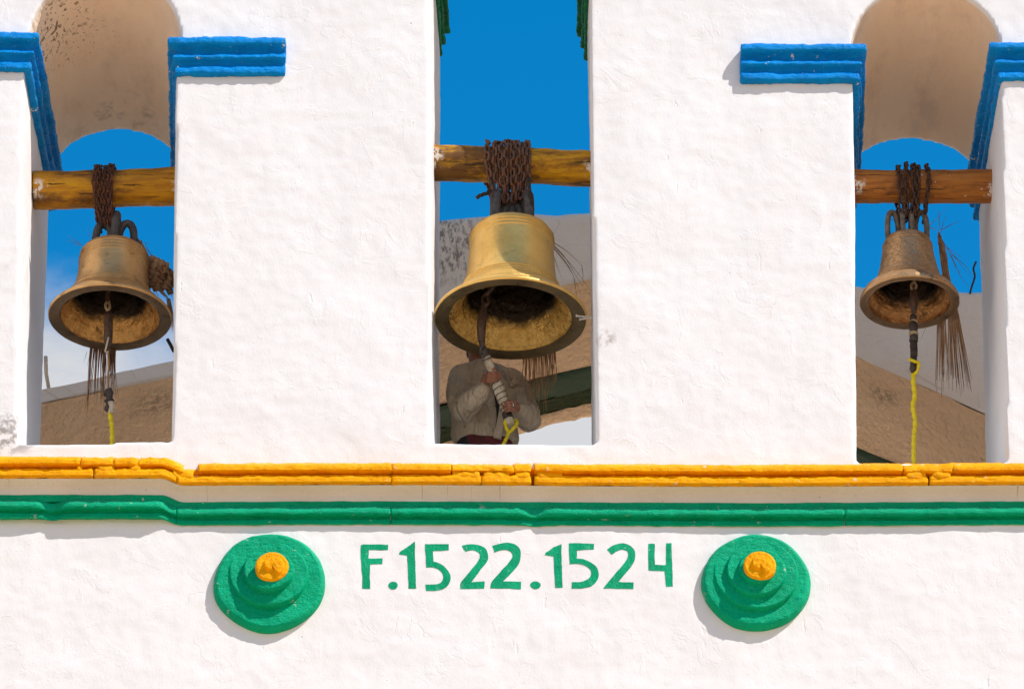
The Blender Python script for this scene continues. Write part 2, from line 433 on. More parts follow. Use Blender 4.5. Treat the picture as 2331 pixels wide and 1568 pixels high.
M['beam_l'] = end_white(wood_mat('yellow_varnished_log', (0.60, 0.29, 0.010), (0.42, 0.17, 0.010), (0.09, 0.035, 0.012), 0.02), [(W(88, 430, .60), 0.085), (W(400, 425, .62), 0.06)])
M['beam_c'] = end_white(wood_mat('yellow_painted_log', (0.66, 0.34, 0.008), (0.45, 0.19, 0.010), (0.065, 0.028, 0.012), 0.05), [(W(985, 360, .60), 0.10), (W(1350, 385, .60), 0.09)])
M['beam_r'] = end_white(wood_mat('brown_varnished_log', (0.42, 0.155, 0.025), (0.28, 0.095, 0.018), (0.075, 0.035, 0.018), 0.0), [(W(1948, 420, .60), 0.085), (W(2252, 435, .60), 0.08)])

def simple_mat(name, a, b, scale=12, rough=0.7, bumpd=0.004, bs=60, metal=0.0, vec=None):
    m = NT(name, rough, metal, 0.35)
    v = m.mapping(vec) if vec else None
    m.color(m.mix(m.ramp(m.noise(scale, 5, 0.6, vec=v), 0.35, 0.65), a, b)); m.bump(m.noise(bs, 4, 0.6), bumpd); return m.m
M['palm'] = simple_mat('dry_palm', (0.44, 0.25, 0.115), (0.27, 0.135, 0.06), 9, 0.65)
M['palm_dark'] = simple_mat('dry_palm_dark', (0.27, 0.135, 0.062), (0.14, 0.068, 0.034), 9, 0.7)  # darker brown tone for some of the palm strands
M['yellow'] = simple_mat('yellow_plastic_rope', (0.80, 0.62, 0.005), (0.70, 0.52, 0.004), 40, 0.4)
M['dark_rope'] = simple_mat('dark_rope_fibre', (0.055, 0.038, 0.025), (0.03, 0.02, 0.015), 30, 0.85)
M['black_tape'] = simple_mat('black_rubber_wrap', (0.035, 0.025, 0.02), (0.06, 0.04, 0.03), 30, 0.45)
M['cloth'] = simple_mat('cream_cloth_wrap', (0.58, 0.50, 0.37), (0.42, 0.34, 0.23), 25, 0.8, 0.006, 45)
M['tan_tape'] = simple_mat('tan_band', (0.45, 0.33, 0.19), (0.36, 0.25, 0.14), 25, 0.7)
M['wire'] = simple_mat('black_cable', (0.02, 0.02, 0.022), (0.03, 0.03, 0.03), 20, 0.5)
M['bone'] = simple_mat('pale_nail', (0.66, 0.58, 0.48), (0.52, 0.44, 0.34), 30, 0.6)

def stucco_mat(name, a, b, stain_pts):
    m = NT(name, 0.8, spec=0.2)
    c = m.mix(m.ramp(m.noise(1.2, 4), 0.35, 0.7), a, b)
    v = m.mapping((1, 0.8, 1.6), rot=(0, 0.25, 0))
    h = m.math('ADD', m.noise(17, 3, 0.5, vec=v), m.math('MULTIPLY', m.noise(45, 3), 0.35))
    m.bump(h, 0.045, 1.0)
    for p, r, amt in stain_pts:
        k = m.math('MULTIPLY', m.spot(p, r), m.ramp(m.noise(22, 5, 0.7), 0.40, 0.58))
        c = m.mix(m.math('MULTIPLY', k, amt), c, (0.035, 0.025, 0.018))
    m.color(c); return m.m
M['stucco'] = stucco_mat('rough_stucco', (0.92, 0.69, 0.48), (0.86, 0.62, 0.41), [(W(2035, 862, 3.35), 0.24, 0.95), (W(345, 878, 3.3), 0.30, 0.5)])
def parapet_mat():
    m = NT('weathered_whitewash', 0.75, spec=0.25)
    c = m.mix(m.ramp(m.noise(1.5, 5), 0.35, 0.7), (0.87, 0.77, 0.66), (0.82, 0.70, 0.58))
    k = m.math('MULTIPLY', m.spot(W(1010, 560, 3.0), 0.42), m.ramp(m.noise(20, 6, 0.7, vec=m.mapping((1.5, 1, 0.6))), 0.45, 0.6))
    c = m.mix(m.math('MULTIPLY', k, 0.8), c, (0.16, 0.14, 0.13))
    cr_ = m.math('MULTIPLY', m.ramp(m.voro(2.3, 'DISTANCE_TO_EDGE', vec=m.mapping((1, 1, 2.6))), 0, 0.012, 1, 0), m.ramp(m.noise(2.1, 3), 0.5, 0.58))
    c = m.mix(m.math('MULTIPLY', cr_, 0.25), c, (0.3, 0.2, 0.15))
    m.bump(m.math('ADD', m.noise(12, 5, 0.6), m.math('MULTIPLY', m.noise(40, 4), 0.3)), 0.012); m.color(c); return m.m
M['parapet'] = parapet_mat()
M['band_green'] = simple_mat('dark_green_paint', (0.003, 0.052, 0.023), (0.002, 0.040, 0.018), 5, 0.6, 0.006, 40)
M['moss'] = simple_mat('mossy_green', (0.022, 0.060, 0.018), (0.050, 0.055, 0.022), 24, 0.9, 0.03, 40)
M['ground'] = simple_mat('dry_town_ground', (0.20, 0.155, 0.105), (0.15, 0.12, 0.08), 0.05, 0.9, 0.01, 6)
M['bounce_plaza'] = simple_mat('bounce_plaza_paving', (0.77, 0.50, 0.28), (0.71, 0.45, 0.24), 0.4, 0.85, 0.01, 6)
M['terrace'] = simple_mat('terrace_screed', (0.86, 0.60, 0.37), (0.80, 0.53, 0.31), 1.2, 0.8, 0.01, 12)
def jacket_mat():
    m = NT('khaki_jacket_cloth', 0.85, spec=0.2)
    c = m.mix(m.ramp(m.noise(5, 5, 0.6), 0.35, 0.7), (0.54, 0.43, 0.30), (0.44, 0.345, 0.235))
    k = m.ramp(m.noise(16, 4, 0.65), 0.62, 0.72)
    c = m.mix(m.math('MULTIPLY', k, 0.5), c, (0.13, 0.095, 0.07))
    m.color(c)
    f = m.noise(9, 3, 0.55, vec=m.mapping((1.6, 1, 0.6)), dist=1.2)
    m.bump(m.math('ADD', m.math('MULTIPLY', f, 1.0), m.math('MULTIPLY', m.noise(220, 2), 0.04)), 0.05, 0.9); return m.m
M['jacket'] = jacket_mat()
M['lining'] = simple_mat('dark_lining', (0.035, 0.030, 0.035), (0.022, 0.02, 0.025), 20, 0.8)
M['skin'] = simple_mat('brown_skin', (0.33, 0.14, 0.075), (0.26, 0.105, 0.056), 18, 0.5, 0.002, 90)
M['shirt'] = simple_mat('striped_shirt', (0.36, 0.33, 0.31), (0.25, 0.22, 0.21), 40, 0.85, 0.004, 80, vec=(3, 1, 1))
M['maroon'] = simple_mat('maroon_cloth', (0.13, 0.022, 0.022), (0.09, 0.016, 0.016), 15, 0.85)
M['trousers'] = simple_mat('charcoal_trousers', (0.028, 0.026, 0.028), (0.02, 0.018, 0.02), 15, 0.85)
M['hair'] = simple_mat('black_hair', (0.012, 0.010, 0.009), (0.02, 0.016, 0.014), 40, 0.6)
M['shoe'] = simple_mat('black_leather', (0.015, 0.012, 0.010), (0.03, 0.022, 0.018), 20, 0.4)
M['eye'] = simple_mat('eye_white', (0.6, 0.56, 0.52), (0.5, 0.46, 0.42), 20, 0.3)
M['silver'] = NT('silver', 0.25, 1.0); M['silver'].color((0.75, 0.72, 0.66)); M['silver'] = M['silver'].m

# ------------------------------------------------------------------ setting: ground and terrace
D = 1.6                                                     # thickness of the bell wall
ZS = W(1165, 1008, 0).z                                     # sill of the middle opening
g = mesh('ground', [(-4000, -4000, 0), (4000, -4000, 0), (4000, 4000, 0), (-4000, 4000, 0)], [(0, 1, 2, 3)], M['ground'], sm=False)
tag(g, kind='structure')
pz = mesh('bounce_plaza', [(-48, -46, 0.004), (48, -46, 0.004), (48, 10, 0.004), (-48, 10, 0.004)], [(0, 1, 2, 3)], M['bounce_plaza'], sm=False); tag(pz, kind='structure')  # unseen paving, added bright to bounce warm light up under the arches
tr = mesh('roof_terrace', *box(-9, 9, D + 0.004, 22, ZS - 0.4, ZS - 0.01), M['terrace'], sm=False); tag(tr, kind='structure')

# ------------------------------------------------------------------ the bell wall
ROOT = empty('bell_wall', (0, 0.8, 0), 'thick whitewashed bell wall with three tall bell openings, bright cornices and snail rosettes', 'wall')
XW = 3.9; ZB = W(1165, 1700, 0).z; ZT = W(1165, -560, 0).z
def outline(front, back, narch=20):
    """front / back: pixel corners (left foot, left spring, right spring, right foot), arch ends and rise; returns matching loops"""
    res = []; zfoot = zspring = None; nj = 14
    for spec, Y in ((front, 0.0), (back, D)):
        lb, lt, rt, rb = [W(*p, Y) for p in spec['pts']]
        if Y > 0: lb.z = rb.z = zfoot; lt.z = rt.z = zspring
        else: zfoot = (lb.z + rb.z) / 2; zspring = (lt.z + rt.z) / 2
        pts = [lb.lerp(lt, i / nj) for i in range(nj + 1)]
        al = W(spec['arch'][0], spec['pts'][1][1], Y).x; ar = W(spec['arch'][1], spec['pts'][2][1], Y).x
        c = (al + ar) / 2; a = (ar - al) / 2
        for k in range(narch + 1):
            th = math.pi * (1 - k / narch)
            pts.append(Vector((c + a * math.cos(th), Y, zspring + 0.012 + spec['rise'] * math.sin(th))))
        pts += [rt.lerp(rb, i / nj) for i in range(nj + 1)]
        res.append(pts)
    return res
OPEN = {
    'l': outline(dict(pts=[(38, 1007), (56, 105), (401, 105), (393, 1005)], arch=(62, 412), rise=0.60),
                 dict(pts=[(97, 1003), (112, 420), (412, 420), (402, 1003)], arch=(116, 418), rise=0.40)),
    'c': outline(dict(pts=[(981, 1009), (976, -262), (1340, -262), (1357, 1010)], arch=(971, 1345), rise=0.52),
                 dict(pts=[(1002, 1007), (1001, 53), (1336, 53), (1352, 1007)], arch=(997, 1340), rise=0.46)),
    'r': outline(dict(pts=[(1949, 1053), (1942, 112), (2278, 112), (2291, 1053)], arch=(1938, 2278), rise=0.49),
                 dict(pts=[(1938, 1050), (1930, 400), (2222, 400), (2236, 1050)], arch=(1924, 2228), rise=0.36)),
}
def build_wall():
    bm = bmesh.new()
    def ring(pts):
        return [bm.verts.new(p) for p in pts]
    def rect(Y):
        n = 10; pts = []
        c = [(-XW, ZB), (XW, ZB), (XW, ZT), (-XW, ZT)]
        for i in range(4):
            a, b = c[i], c[(i + 1) % 4]
            for k in range(n): pts.append((a[0] + (b[0] - a[0]) * k / n, Y, a[1] + (b[1] - a[1]) * k / n))
        return pts
    fo, bo = ring(rect(0.0)), ring(rect(D))
    hf = {k: ring(v[0]) for k, v in OPEN.items()}; hb = {k: ring(v[1]) for k, v in OPEN.items()}
    for outer, holes in ((fo, hf), (bo, hb)):
        es = []
        for lp in [outer] + list(holes.values()):
            for i in range(len(lp)):
                es.append(bm.edges.new((lp[i], lp[(i + 1) % len(lp)])))
        bmesh.ops.triangle_fill(bm, use_beauty=True, use_dissolve=False, edges=es)
    for a, b in [(fo, bo)] + [(hf[k], hb[k]) for k in hf]:
        for i in range(len(a)):
            j = (i + 1) % len(a); bm.faces.new((a[i], a[j], b[j], b[i]))
    bmesh.ops.recalc_face_normals(bm, faces=bm.faces)
    me = bpy.data.meshes.new('plaster_face'); bm.to_mesh(me); bm.free(); me.materials.append(M['plaster'])
    return link_obj('plaster_face', me, ROOT)
wall = build_wall()
remesh(wall, 0.02, 3, 0.5)
displace(wall, [(0.9, 0.012), (2.7, 0.005), (7.5, 0.0026), (17.0, 0.0020)])
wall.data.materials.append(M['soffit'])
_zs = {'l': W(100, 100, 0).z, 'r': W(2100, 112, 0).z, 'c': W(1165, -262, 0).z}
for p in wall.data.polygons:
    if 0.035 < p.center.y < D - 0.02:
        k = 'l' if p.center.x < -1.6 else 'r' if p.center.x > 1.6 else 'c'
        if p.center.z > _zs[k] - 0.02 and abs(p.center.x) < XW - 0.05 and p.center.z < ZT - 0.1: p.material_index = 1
BV = BVHTree.FromPolygons([v.co.copy() for v in wall.data.vertices], [tuple(p.vertices) for p in wall.data.polygons])
def on_wall(x, z, lift=0.004):
    h = BV.ray_cast(Vector((x, -1.5, z)), Vector((0, 1, 0)))
    return (h[0].y if h[0] is not None and h[0].y < 0.3 else 0.0) - lift
# the rest of the wall beyond the frame
up = Acc(); up.add(box(-XW - 2.5, XW + 2.5, 0.0, D, ZT + 0.002, ZT + 1.25)); up.build('upper_wall', M['plaster'], ROOT, False)
for s in (-1, 1):
    a = sorted((s * (XW + 0.002), s * (XW + 2.5)))
    sw = Acc(); sw.add(box(a[0], a[1], 0.0, D, ZB, ZT)); sw.build('side_wall', M['plaster'], ROOT, False)
lo = Acc(); lo.add(box(-XW - 2.5, XW + 2.5, 0.0, D, 0.0, ZB - 0.002)); lo.build('lower_wall', M['plaster'], ROOT, False)

# ---- blue and green imposts: profile (projection, drop)
IMP = [(-0.05, 0.012), (0.055, 0.006), (0.072, -0.004), (0.081, -0.020), (0.083, -0.034), (0.083, -0.052), (0.078, -0.062), (0.040, -0.070), (0.020, -0.090), (0.018, -0.112), (0.024, -0.116), (0.040, -0.120), (0.051, -0.130),
       (0.055, -0.150), (0.050, -0.160), (0.022, -0.166), (0.010, -0.182), (0.009, -0.200), (0.014, -0.202), (0.024, -0.206), (0.034, -0.218), (0.036, -0.256), (0.032, -0.266), (-0.05, -0.272)]
def impost(name, sgn, xf, xb, xend, ztop, mat, label, zb=None, taper=0.0, scale=1.0, seed=0):
    """sgn: direction from the jamb into the opening; xf/xb: jamb x in front/at the back; xend: far end along the face"""
    acc = Acc(); n = len(IMP); rows = []
    x_dir = -sgn
    L = abs(xend - xf); N = max(3, int(L / 0.05))
    for i in range(N + 1):                       # along the face, from the far end to the corner
        t = i / N
        row = []
        for (p, z) in IMP:
            p *= scale; z *= scale
            xc = xf + sgn * p
            row.append(Vector((xend + (xc - xend) * t, -p, ztop + z)))
        rows.append(row)
    for i in range(1, 33):
        t = i / 32
        row = []
        for (p, z) in IMP:
            p *= scale; z *= scale
            y0 = -p; y1 = D + 0.05
            row.append(Vector((xf + (xb - xf) * t + sgn * p, y0 + (y1 - y0) * t, ztop + z)))
        rows.append(row)
    vs = [v for r in rows for v in r]; fs = []
    for i in range(len(rows) - 1):
        for k in range(n):
            k2 = (k + 1) % n; fs.append((i * n + k, i * n + k2, (i + 1) * n + k2, (i + 1) * n + k))
    fs.append(tuple(range(n))); b = (len(rows) - 1) * n; fs.append(tuple(range(b, b + n)))
    o = mesh(name, vs, fs, mat, ROOT)
    remesh(o, 0.009, 2, 0.5)
    displace(o, [(5, 0.007), (14, 0.006), (34, 0.004), (70, 0.002)], off=(seed, 0, 0))
    o['label'] = label
    return o
def jx(key, side, z, back):
    pts = OPEN[key][1 if back else 0]
    best = None
    c = sum(p.x for p in pts) / len(pts)
    cand = [p for p in pts if (p.x < c) == (side < 0)]
    return min(cand, key=lambda p: abs(p.z - z)).x
zl = W(100, 92, 0).z; zr = W(2100, 112, 0).z
impost('impost_moulding', 1, jx('l', -1, zl, 0), jx('l', -1, zl, 1), -XW, W(40, 88, 0).z, M['blue'], 'bright blue moulding at the far left edge', seed=1)
impost('impost_moulding', -1, jx('l', 1, zl, 0), jx('l', 1, zl, 1), W(652, 100, 0).x, W(500, 98, 0).z, M['blue'], 'bright blue moulding right of the left arch', seed=2)
impost('impost_moulding', 1, jx('r', -1, zr, 0), jx('r', -1, zr, 1), W(1684, 100, 0).x, W(1800, 113, 0).z, M['blue'], 'bright blue moulding left of the right arch', seed=3)
impost('impost_moulding', -1, jx('r', 1, zr, 0), jx('r', 1, zr, 1), XW, W(2300, 110, 0).z, M['blue'], 'bright blue moulding at the far right edge', seed=4)
zc = W(1005, 133, D + .05).z + 0.27
impost('impost_moulding', 1, jx('c', -1, zc, 0), jx('c', -1, zc, 1), jx('c', -1, zc, 0) - 0.75, zc, M['spring_green'], 'green moulding high on the left of the middle opening', seed=5)
impost('impost_moulding', -1, jx('c', 1, zc, 0), jx('c', 1, zc, 1), jx('c', 1, zc, 0) + 0.75, W(1337, 140, D + .05).z + 0.27, M['spring_green'], 'green moulding high on the right of the middle opening', seed=6)

# ---- cornice
def PX(px): return W(px, 1120, 0).x
def shift_z(px):                                   # the run steps up left of the crack at px 410
    t = min(max((px - 385) / 45.0, 0), 1); t = t * t * (3 - 2 * t)
    s = 0.034 * (1 - t)
    if px > 430: s += 0.006 * math.sin((px - 430) / 260.0) - 0.004 * (px - 1400) / 1000.0 * 0
    return s
def shift_p(px):
    t = min(max((px - 380) / 45.0, 0), 1); return 0.030 * (1 - t)
def zpy(py, p): return W(1165, py, -p).z
def run(name, prof, x0, x1, mat, parent, seed=0, step=0.018, nz=((6, .005), (16, .004), (40, .0022)), dent=None, endr=0.008, own_p=0.0):
    """sweep a closed profile [(projection, py)] from px x0 to x1"""
    X0, X1 = PX(x0), PX(x1); N = max(4, int(abs(X1 - X0) / step))
    prof = [(p, zpy(py, p)) for p, py in prof]
    cz = sum(z for p, z in prof) / len(prof); cp = sum(p for p, z in prof) / len(prof)
    rows = []
    for i in range(N + 1):
        t = i / N; x = X0 + (X1 - X0) * t
        px = 1165.5 + x / 6.47 * 2331
        e = min(t, 1 - t) * abs(X1 - X0); k = 1.0 if e > endr else 0.95 + 0.05 * math.sqrt(e / endr)
        row = []
        for (p, z) in prof:
            q = p + own_p + (shift_p(px) if p > -0.02 else 0); zz = z + shift_z(px)
            if dent is not None:
                dd = dent(px)
                if dd and p > 0.004: q *= (1 - dd); zz -= 0.016 * dd
            if p > -0.02: q = (q) * (k if q > 0.0 else 1)
            zz = cz + shift_z(px) + (zz - cz - shift_z(px)) * (0.94 + 0.06 * k)
            row.append(Vector((x, -q, zz)))
        rows.append(row)
    n = len(prof); vs = [v for r in rows for v in r]; fs = []
    for i in range(N):
        for k in range(n):
            k2 = (k + 1) % n; fs.append((i * n + k, i * n + k2, (i + 1) * n + k2, (i + 1) * n + k))
    fs.append(tuple(range(n))); b = N * n; fs.append(tuple(range(b, b + n)))
    o = mesh(name, vs, fs, mat, parent)
    displace(o, nz, off=(0, seed * 3.1, 0))
    return o
def dense(prof, m=3):
    """extra points close to the corners keep the edges crisp under smooth shading"""
    ts = (0.0, 0.5) if m < 3 else (0.0, 0.08, 0.35, 0.65, 0.92)
    return [(prof[i][0] + (prof[(i + 1) % len(prof)][0] - prof[i][0]) * t, prof[i][1] + (prof[(i + 1) % len(prof)][1] - prof[i][1]) * t)
            for i in range(len(prof)) for t in ts]
UP = [(-0.06, 1054), (0.104, 1057), (0.122, 1058), (0.132, 1060.5), (0.137, 1064), (0.137, 1070), (0.134, 1071), (0.030, 1092), (-0.06, 1096)]
LOW = [(-0.06, 1083), (0.090, 1082), (0.107, 1083), (0.117, 1085.5), (0.122, 1089), (0.122, 1097), (0.118, 1099), (0.085, 1105), (-0.06, 1110)]
COVE = [(-0.06, 1108.5), (0.083, 1105.5), (0.064, 1110), (0.042, 1116), (0.024, 1123), (0.012, 1131), (0.006, 1139), (0.004, 1145), (-0.06, 1150)]
GUP = [(-0.06, 1145), (0.010, 1142.5), (0.014, 1145), (0.012, 1158), (-0.06, 1164)]
GTOR = [(-0.06, 1164), (0.018, 1154.5), (0.036, 1155), (0.048, 1158), (0.055, 1162.5), (0.056, 1167), (0.052, 1170.5), (0.010, 1178.5), (0.008, 1181), (0.010, 1183), (0.017, 1184), (0.018, 1192), (0.012, 1195), (-0.06, 1199)]
oc = link_obj('orange_cornice', bpy.data.meshes.new('orange_cornice_core'), ROOT)
core = run('cornice_core', dense([(-0.08, 1064), (0.020, 1069), (0.024, 1088), (0.02, 1106), (-0.08, 1108)], 2), -260, 2600, M['orange'], ROOT, 9, 0.03)
bpy.data.objects.remove(oc)
core.name = 'orange_cornice'; core['label'] = 'chipped orange double cornice'
CB = [('u', -260, 183), ('u', 184.5, 259), ('u', 259.6, 314), ('u', 316, 418), ('u', 452, 891.4), ('u', 892, 1027.6), ('u', 1028.2, 1167.5), ('u', 1168.3, 1209), ('u', 1216, 2053.5), ('u', 2054.5, 2165.5), ('u', 2166, 2600),
      ('l', -260, 214.5), ('l', 217.5, 404.4), ('l', 405, 891.4), ('l', 892, 1094.6), ('l', 1095.4, 1209.5), ('l', 1215.5, 2111), ('l', 2114, 2600)]
for i, (w_, a, b) in enumerate(CB):
    chipped = (w_ == 'u' and (1020 < a < 1215 or 2050 < a < 2160 or 180 < a < 330))
    nz = ((6, .010), (16, .011), (40, .006)) if chipped else ((6, .004), (16, .0045), (40, .004), (80, .002))
    run('cornice_block', dense(UP if w_ == 'u' else LOW, 6), a, b, M['orange'], core, i + 1, 0.012, nz, endr=0.010, own_p=(-0.012 if chipped else 0.0))
# mortar smears that fill the groove where the moulding was mended
for (a, b) in ((1030, 1090), (1100, 1160), (1172, 1205), (1222, 1280), (2060, 2106), (2120, 2160), (178, 190), (225, 262), (300, 322), (395, 440)):
    run('mortar_patch', dense([(-0.02, 1066), (0.108, 1070), (0.120, 1076), (0.121, 1086), (0.108, 1092), (-0.02, 1094)], 2), a, b, M['orange'], core, a, 0.01, ((7, .010), (20, .010), (45, .004)), endr=0.03)
fr = run('frieze', dense(COVE, 3), -260, 2600, M['frieze'], ROOT, 31, 0.03, ((4, .003), (14, .002), (30, .001))); fr['label'] = 'streaked white hollow band between orange and green mouldings'
def dent(px):
    d = 0
    for c, w_, a in ((141, 32, 0.5), (1216, 30, 0.5), (405, 26, 0.35)):
        d = max(d, a * math.exp(-((px - c) / w_) ** 2 * 2.2))
    return d
gc = run('green_cornice', dense(GUP, 3), -260, 2600, M['green'], ROOT, 41, 0.025, ((6, .003), (16, .002))); gc['label'] = 'green rounded lower moulding'
for i, (a, b) in enumerate(((-260, 403.6), (404.2, 889.6), (890.6, 1919.2), (1920.4, 2600))):
    run('moulding_length', dense(GTOR, 4), a, b, M['green'], gc, 51 + i, 0.014, ((6, .004), (16, .003), (38, .0022)), dent=dent, endr=0.015)

# ---- snail rosettes
def rosette(px, py, rpx, label, seed, turns, rho0, drho):
    c = W(px, py, 0); RR = rpx / 360.0
    nr, na = 110, 180
    phi0 = R(150); steph = 0.082 / turns; c2 = c + Vector((0.018, 0, 0.040))
    vs = []; fs = []; H = []
    def height(r, th):
        h = 0.052
        k = 0
        while True:
            ph = th + 2 * math.pi * k
            if ph >= phi0:
                t = (ph - phi0) / (2 * math.pi)
                if t > turns: break
                rho = RR * (rho0 - drho * t)
                s = steph * min(1.0, t / 0.30)
                e = 0.013
                x = (rho - r) / e
                x = 0 if x < 0 else 1 if x > 1 else math.sqrt(1 - (1 - x) ** 2)
                h += s * x
            k += 1
            if k > 8: break
        return h
    for i in range(nr + 1):
        rr = RR * i / nr
        for k in range(na):
            th = 2 * math.pi * k / na
            wob = 1 + 0.035 * noise.noise(Vector((math.cos(th) * 1.3 + seed, math.sin(th) * 1.3, 0)))
            x = c.x + rr * wob * math.cos(th); z = c.z + rr * wob * math.sin(th)
            dx_, dz_ = x - c2.x, z - c2.z
            h = height(math.hypot(dx_, dz_), math.atan2(dz_, dx_) % (2 * math.pi))
            h -= 0.026 * max(0, (rr / RR - 0.91) / 0.09) ** 2
            h += 0.008 * noise.noise(Vector((x * 6, seed, z * 6))) + 0.003 * noise.noise(Vector((x * 24, seed, z * 24))) + 0.002 * noise.noise(Vector((x * 60, seed, z * 60)))
            vs.append((x, -h, z))
    # centre pole collapses harmlessly; side skirt
    for i in range(nr):
        for k in range(na):
            k2 = (k + 1) % na; fs.append((i * na + k, i * na + k2, (i + 1) * na + k2, (i + 1) * na + k))
    b = nr * na
    for j, (dy, rs) in enumerate(((0.03, 1.012), (0.055, 1.012), (0.11, 1.0))):
        for k in range(na):
            v = vs[b + k]; vs.append((c.x + (v[0] - c.x) * rs, v[1] + dy, c.z + (v[2] - c.z) * rs))
    for j in range(3):
        for k in range(na):
            k2 = (k + 1) % na; q = b + j * na
            fs.append((q + k, q + k2, q + na + k2, q + na + k))
    o = mesh('snail_rosette', vs, fs, M['green'], ROOT)
    o['label'] = label
    # orange tip: a small coil raised on the last turn
    rb = RR * (rho0 - drho * turns) * 1.04; hb = max(height(0.0, 2 * math.pi * k / 12) for k in range(12)) + 0.006
    vs = []; fs = []; n2, a2 = 40, 96
    for i in range(n2 + 1):
        rr = rb * i / n2
        for k in range(a2):
            th = 2 * math.pi * k / a2
            t = ((th - R(285)) % (2 * math.pi)) / (2 * math.pi)
            x = (rb * (0.80 - 0.46 * t) - rr) / 0.012 + 0.5
            x = 0 if x < 0 else 1 if x > 1 else x * x * (3 - 2 * x)
            q_ = min(1.0, rr / (0.34 * rb)); fct = 1 - (1 - min(1, (1 - t) * 3 + 0.25)) * q_ * q_
            h = hb + 0.010 + 0.020 * x * fct * min(1.0, t / 0.05) - 0.01 * max(0, (i / n2 - 0.85) / 0.15) ** 2
            X = c2.x + rr * math.cos(th); Z = c2.z + rr * math.sin(th)
            h += 0.004 * noise.noise(Vector((X * 20, seed + 4, Z * 20))) + 0.003 * noise.noise(Vector((X * 50, seed + 4, Z * 50)))
            vs.append((X, -h, Z))
    for i in range(n2):
        for k in range(a2):
            k2 = (k + 1) % a2; fs.append((i * a2 + k, i * a2 + k2, (i + 1) * a2 + k2, (i + 1) * a2 + k))
    b = n2 * a2
    for k in range(a2):
        v = vs[b + k]; vs.append((v[0], v[1] + 0.06, v[2]))
    for k in range(a2):
        k2 = (k + 1) % a2; fs.append((b + k, b + k2, b + a2 + k2, b + a2 + k))
    t_ = mesh('coil_tip', vs, fs, M['orange'], o); t_['label'] = 'orange coiled tip of the rosette'
rosette(614, 1328, 123, 'green snail shaped rosette left of the painted date', 11, 2.0, 0.80, 0.255)
rosette(1721, 1328, 119, 'green snail shaped rosette right of the painted date', 23, 2.5, 0.86, 0.228)

# ---- painted lettering
def ell(cx, cy, rx, ry): return [(cx + rx * math.cos(2 * math.pi * k / 20), cy + ry * math.sin(2 * math.pi * k / 20)) for k in range(20)]
GL = [('letter', [(172, 240), (185, 235), (343, 236), (342, 270), (221, 270), (219, 323), (309, 321), (307, 358), (230, 361), (228, 440), (231, 510), (181, 510), (180, 430), (172, 330)]),
      ('full_stop', ell(372, 489, 29, 24)),
      ('numeral', [(509, 216), (510, 300), (517, 508), (470, 508), (466, 400), (460, 305), (409, 297), (415, 280), (450, 260)]),
      ('numeral', [(572, 231), (720, 231), (722, 272), (623, 276), (625, 342), (660, 350), (700, 375), (730, 415), (736, 440), (728, 475), (700, 505), (650, 520), (580, 521), (575, 481), (640, 482), (675, 470), (688, 440), (680, 410), (650, 385), (620, 378), (580, 378)]),
      ('numeral', [(803, 243), (850, 233), (910, 237), (950, 258), (969, 300), (966, 330), (945, 365), (862, 468), (944, 465), (943, 508), (792, 510), (793, 470), (830, 430), (900, 345), (918, 310), (910, 285), (880, 272), (850, 274), (826, 281), (810, 262)]),
      ('numeral', [(992, 243), (1050, 228), (1095, 223), (1140, 234), (1165, 262), (1172, 300), (1165, 345), (1140, 385), (1060, 465), (1174, 466), (1170, 514), (982, 508), (984, 470), (1030, 420), (1090, 355), (1115, 320), (1120, 300), (1110, 280), (1080, 268), (1050, 270), (1005, 285)]),
      ('full_stop', ell(1262, 489, 33, 24)),
      ('numeral', [(1425, 233), (1424, 300), (1432, 506), (1385, 507), (1380, 420), (1376, 311), (1320, 303), (1325, 288), (1370, 255)]),
      ('numeral', [(1470, 228), (1629, 232), (1626, 270), (1522, 274), (1520, 326), (1570, 332), (1620, 355), (1650, 385), (1659, 420), (1650, 460), (1620, 495), (1570, 512), (1490, 514), (1488, 472), (1550, 472), (1590, 455), (1612, 425), (1605, 395), (1575, 370), (1530, 358), (1475, 360)]),
      ('numeral', [(1708, 270), (1750, 240), (1800, 227), (1850, 238), (1880, 270), (1888, 305), (1880, 345), (1850, 390), (1780, 470), (1876, 474), (1874, 514), (1686, 512), (1700, 490), (1790, 385), (1830, 340), (1842, 305), (1835, 280), (1805, 268), (1775, 277), (1737, 303)]),
      ('numeral', [(1966, 233), (2006, 233), (2007, 365), (2076, 364), (2078, 230), (2112, 230), (2120, 497), (2076, 499), (2068, 402), (1968, 402)])]
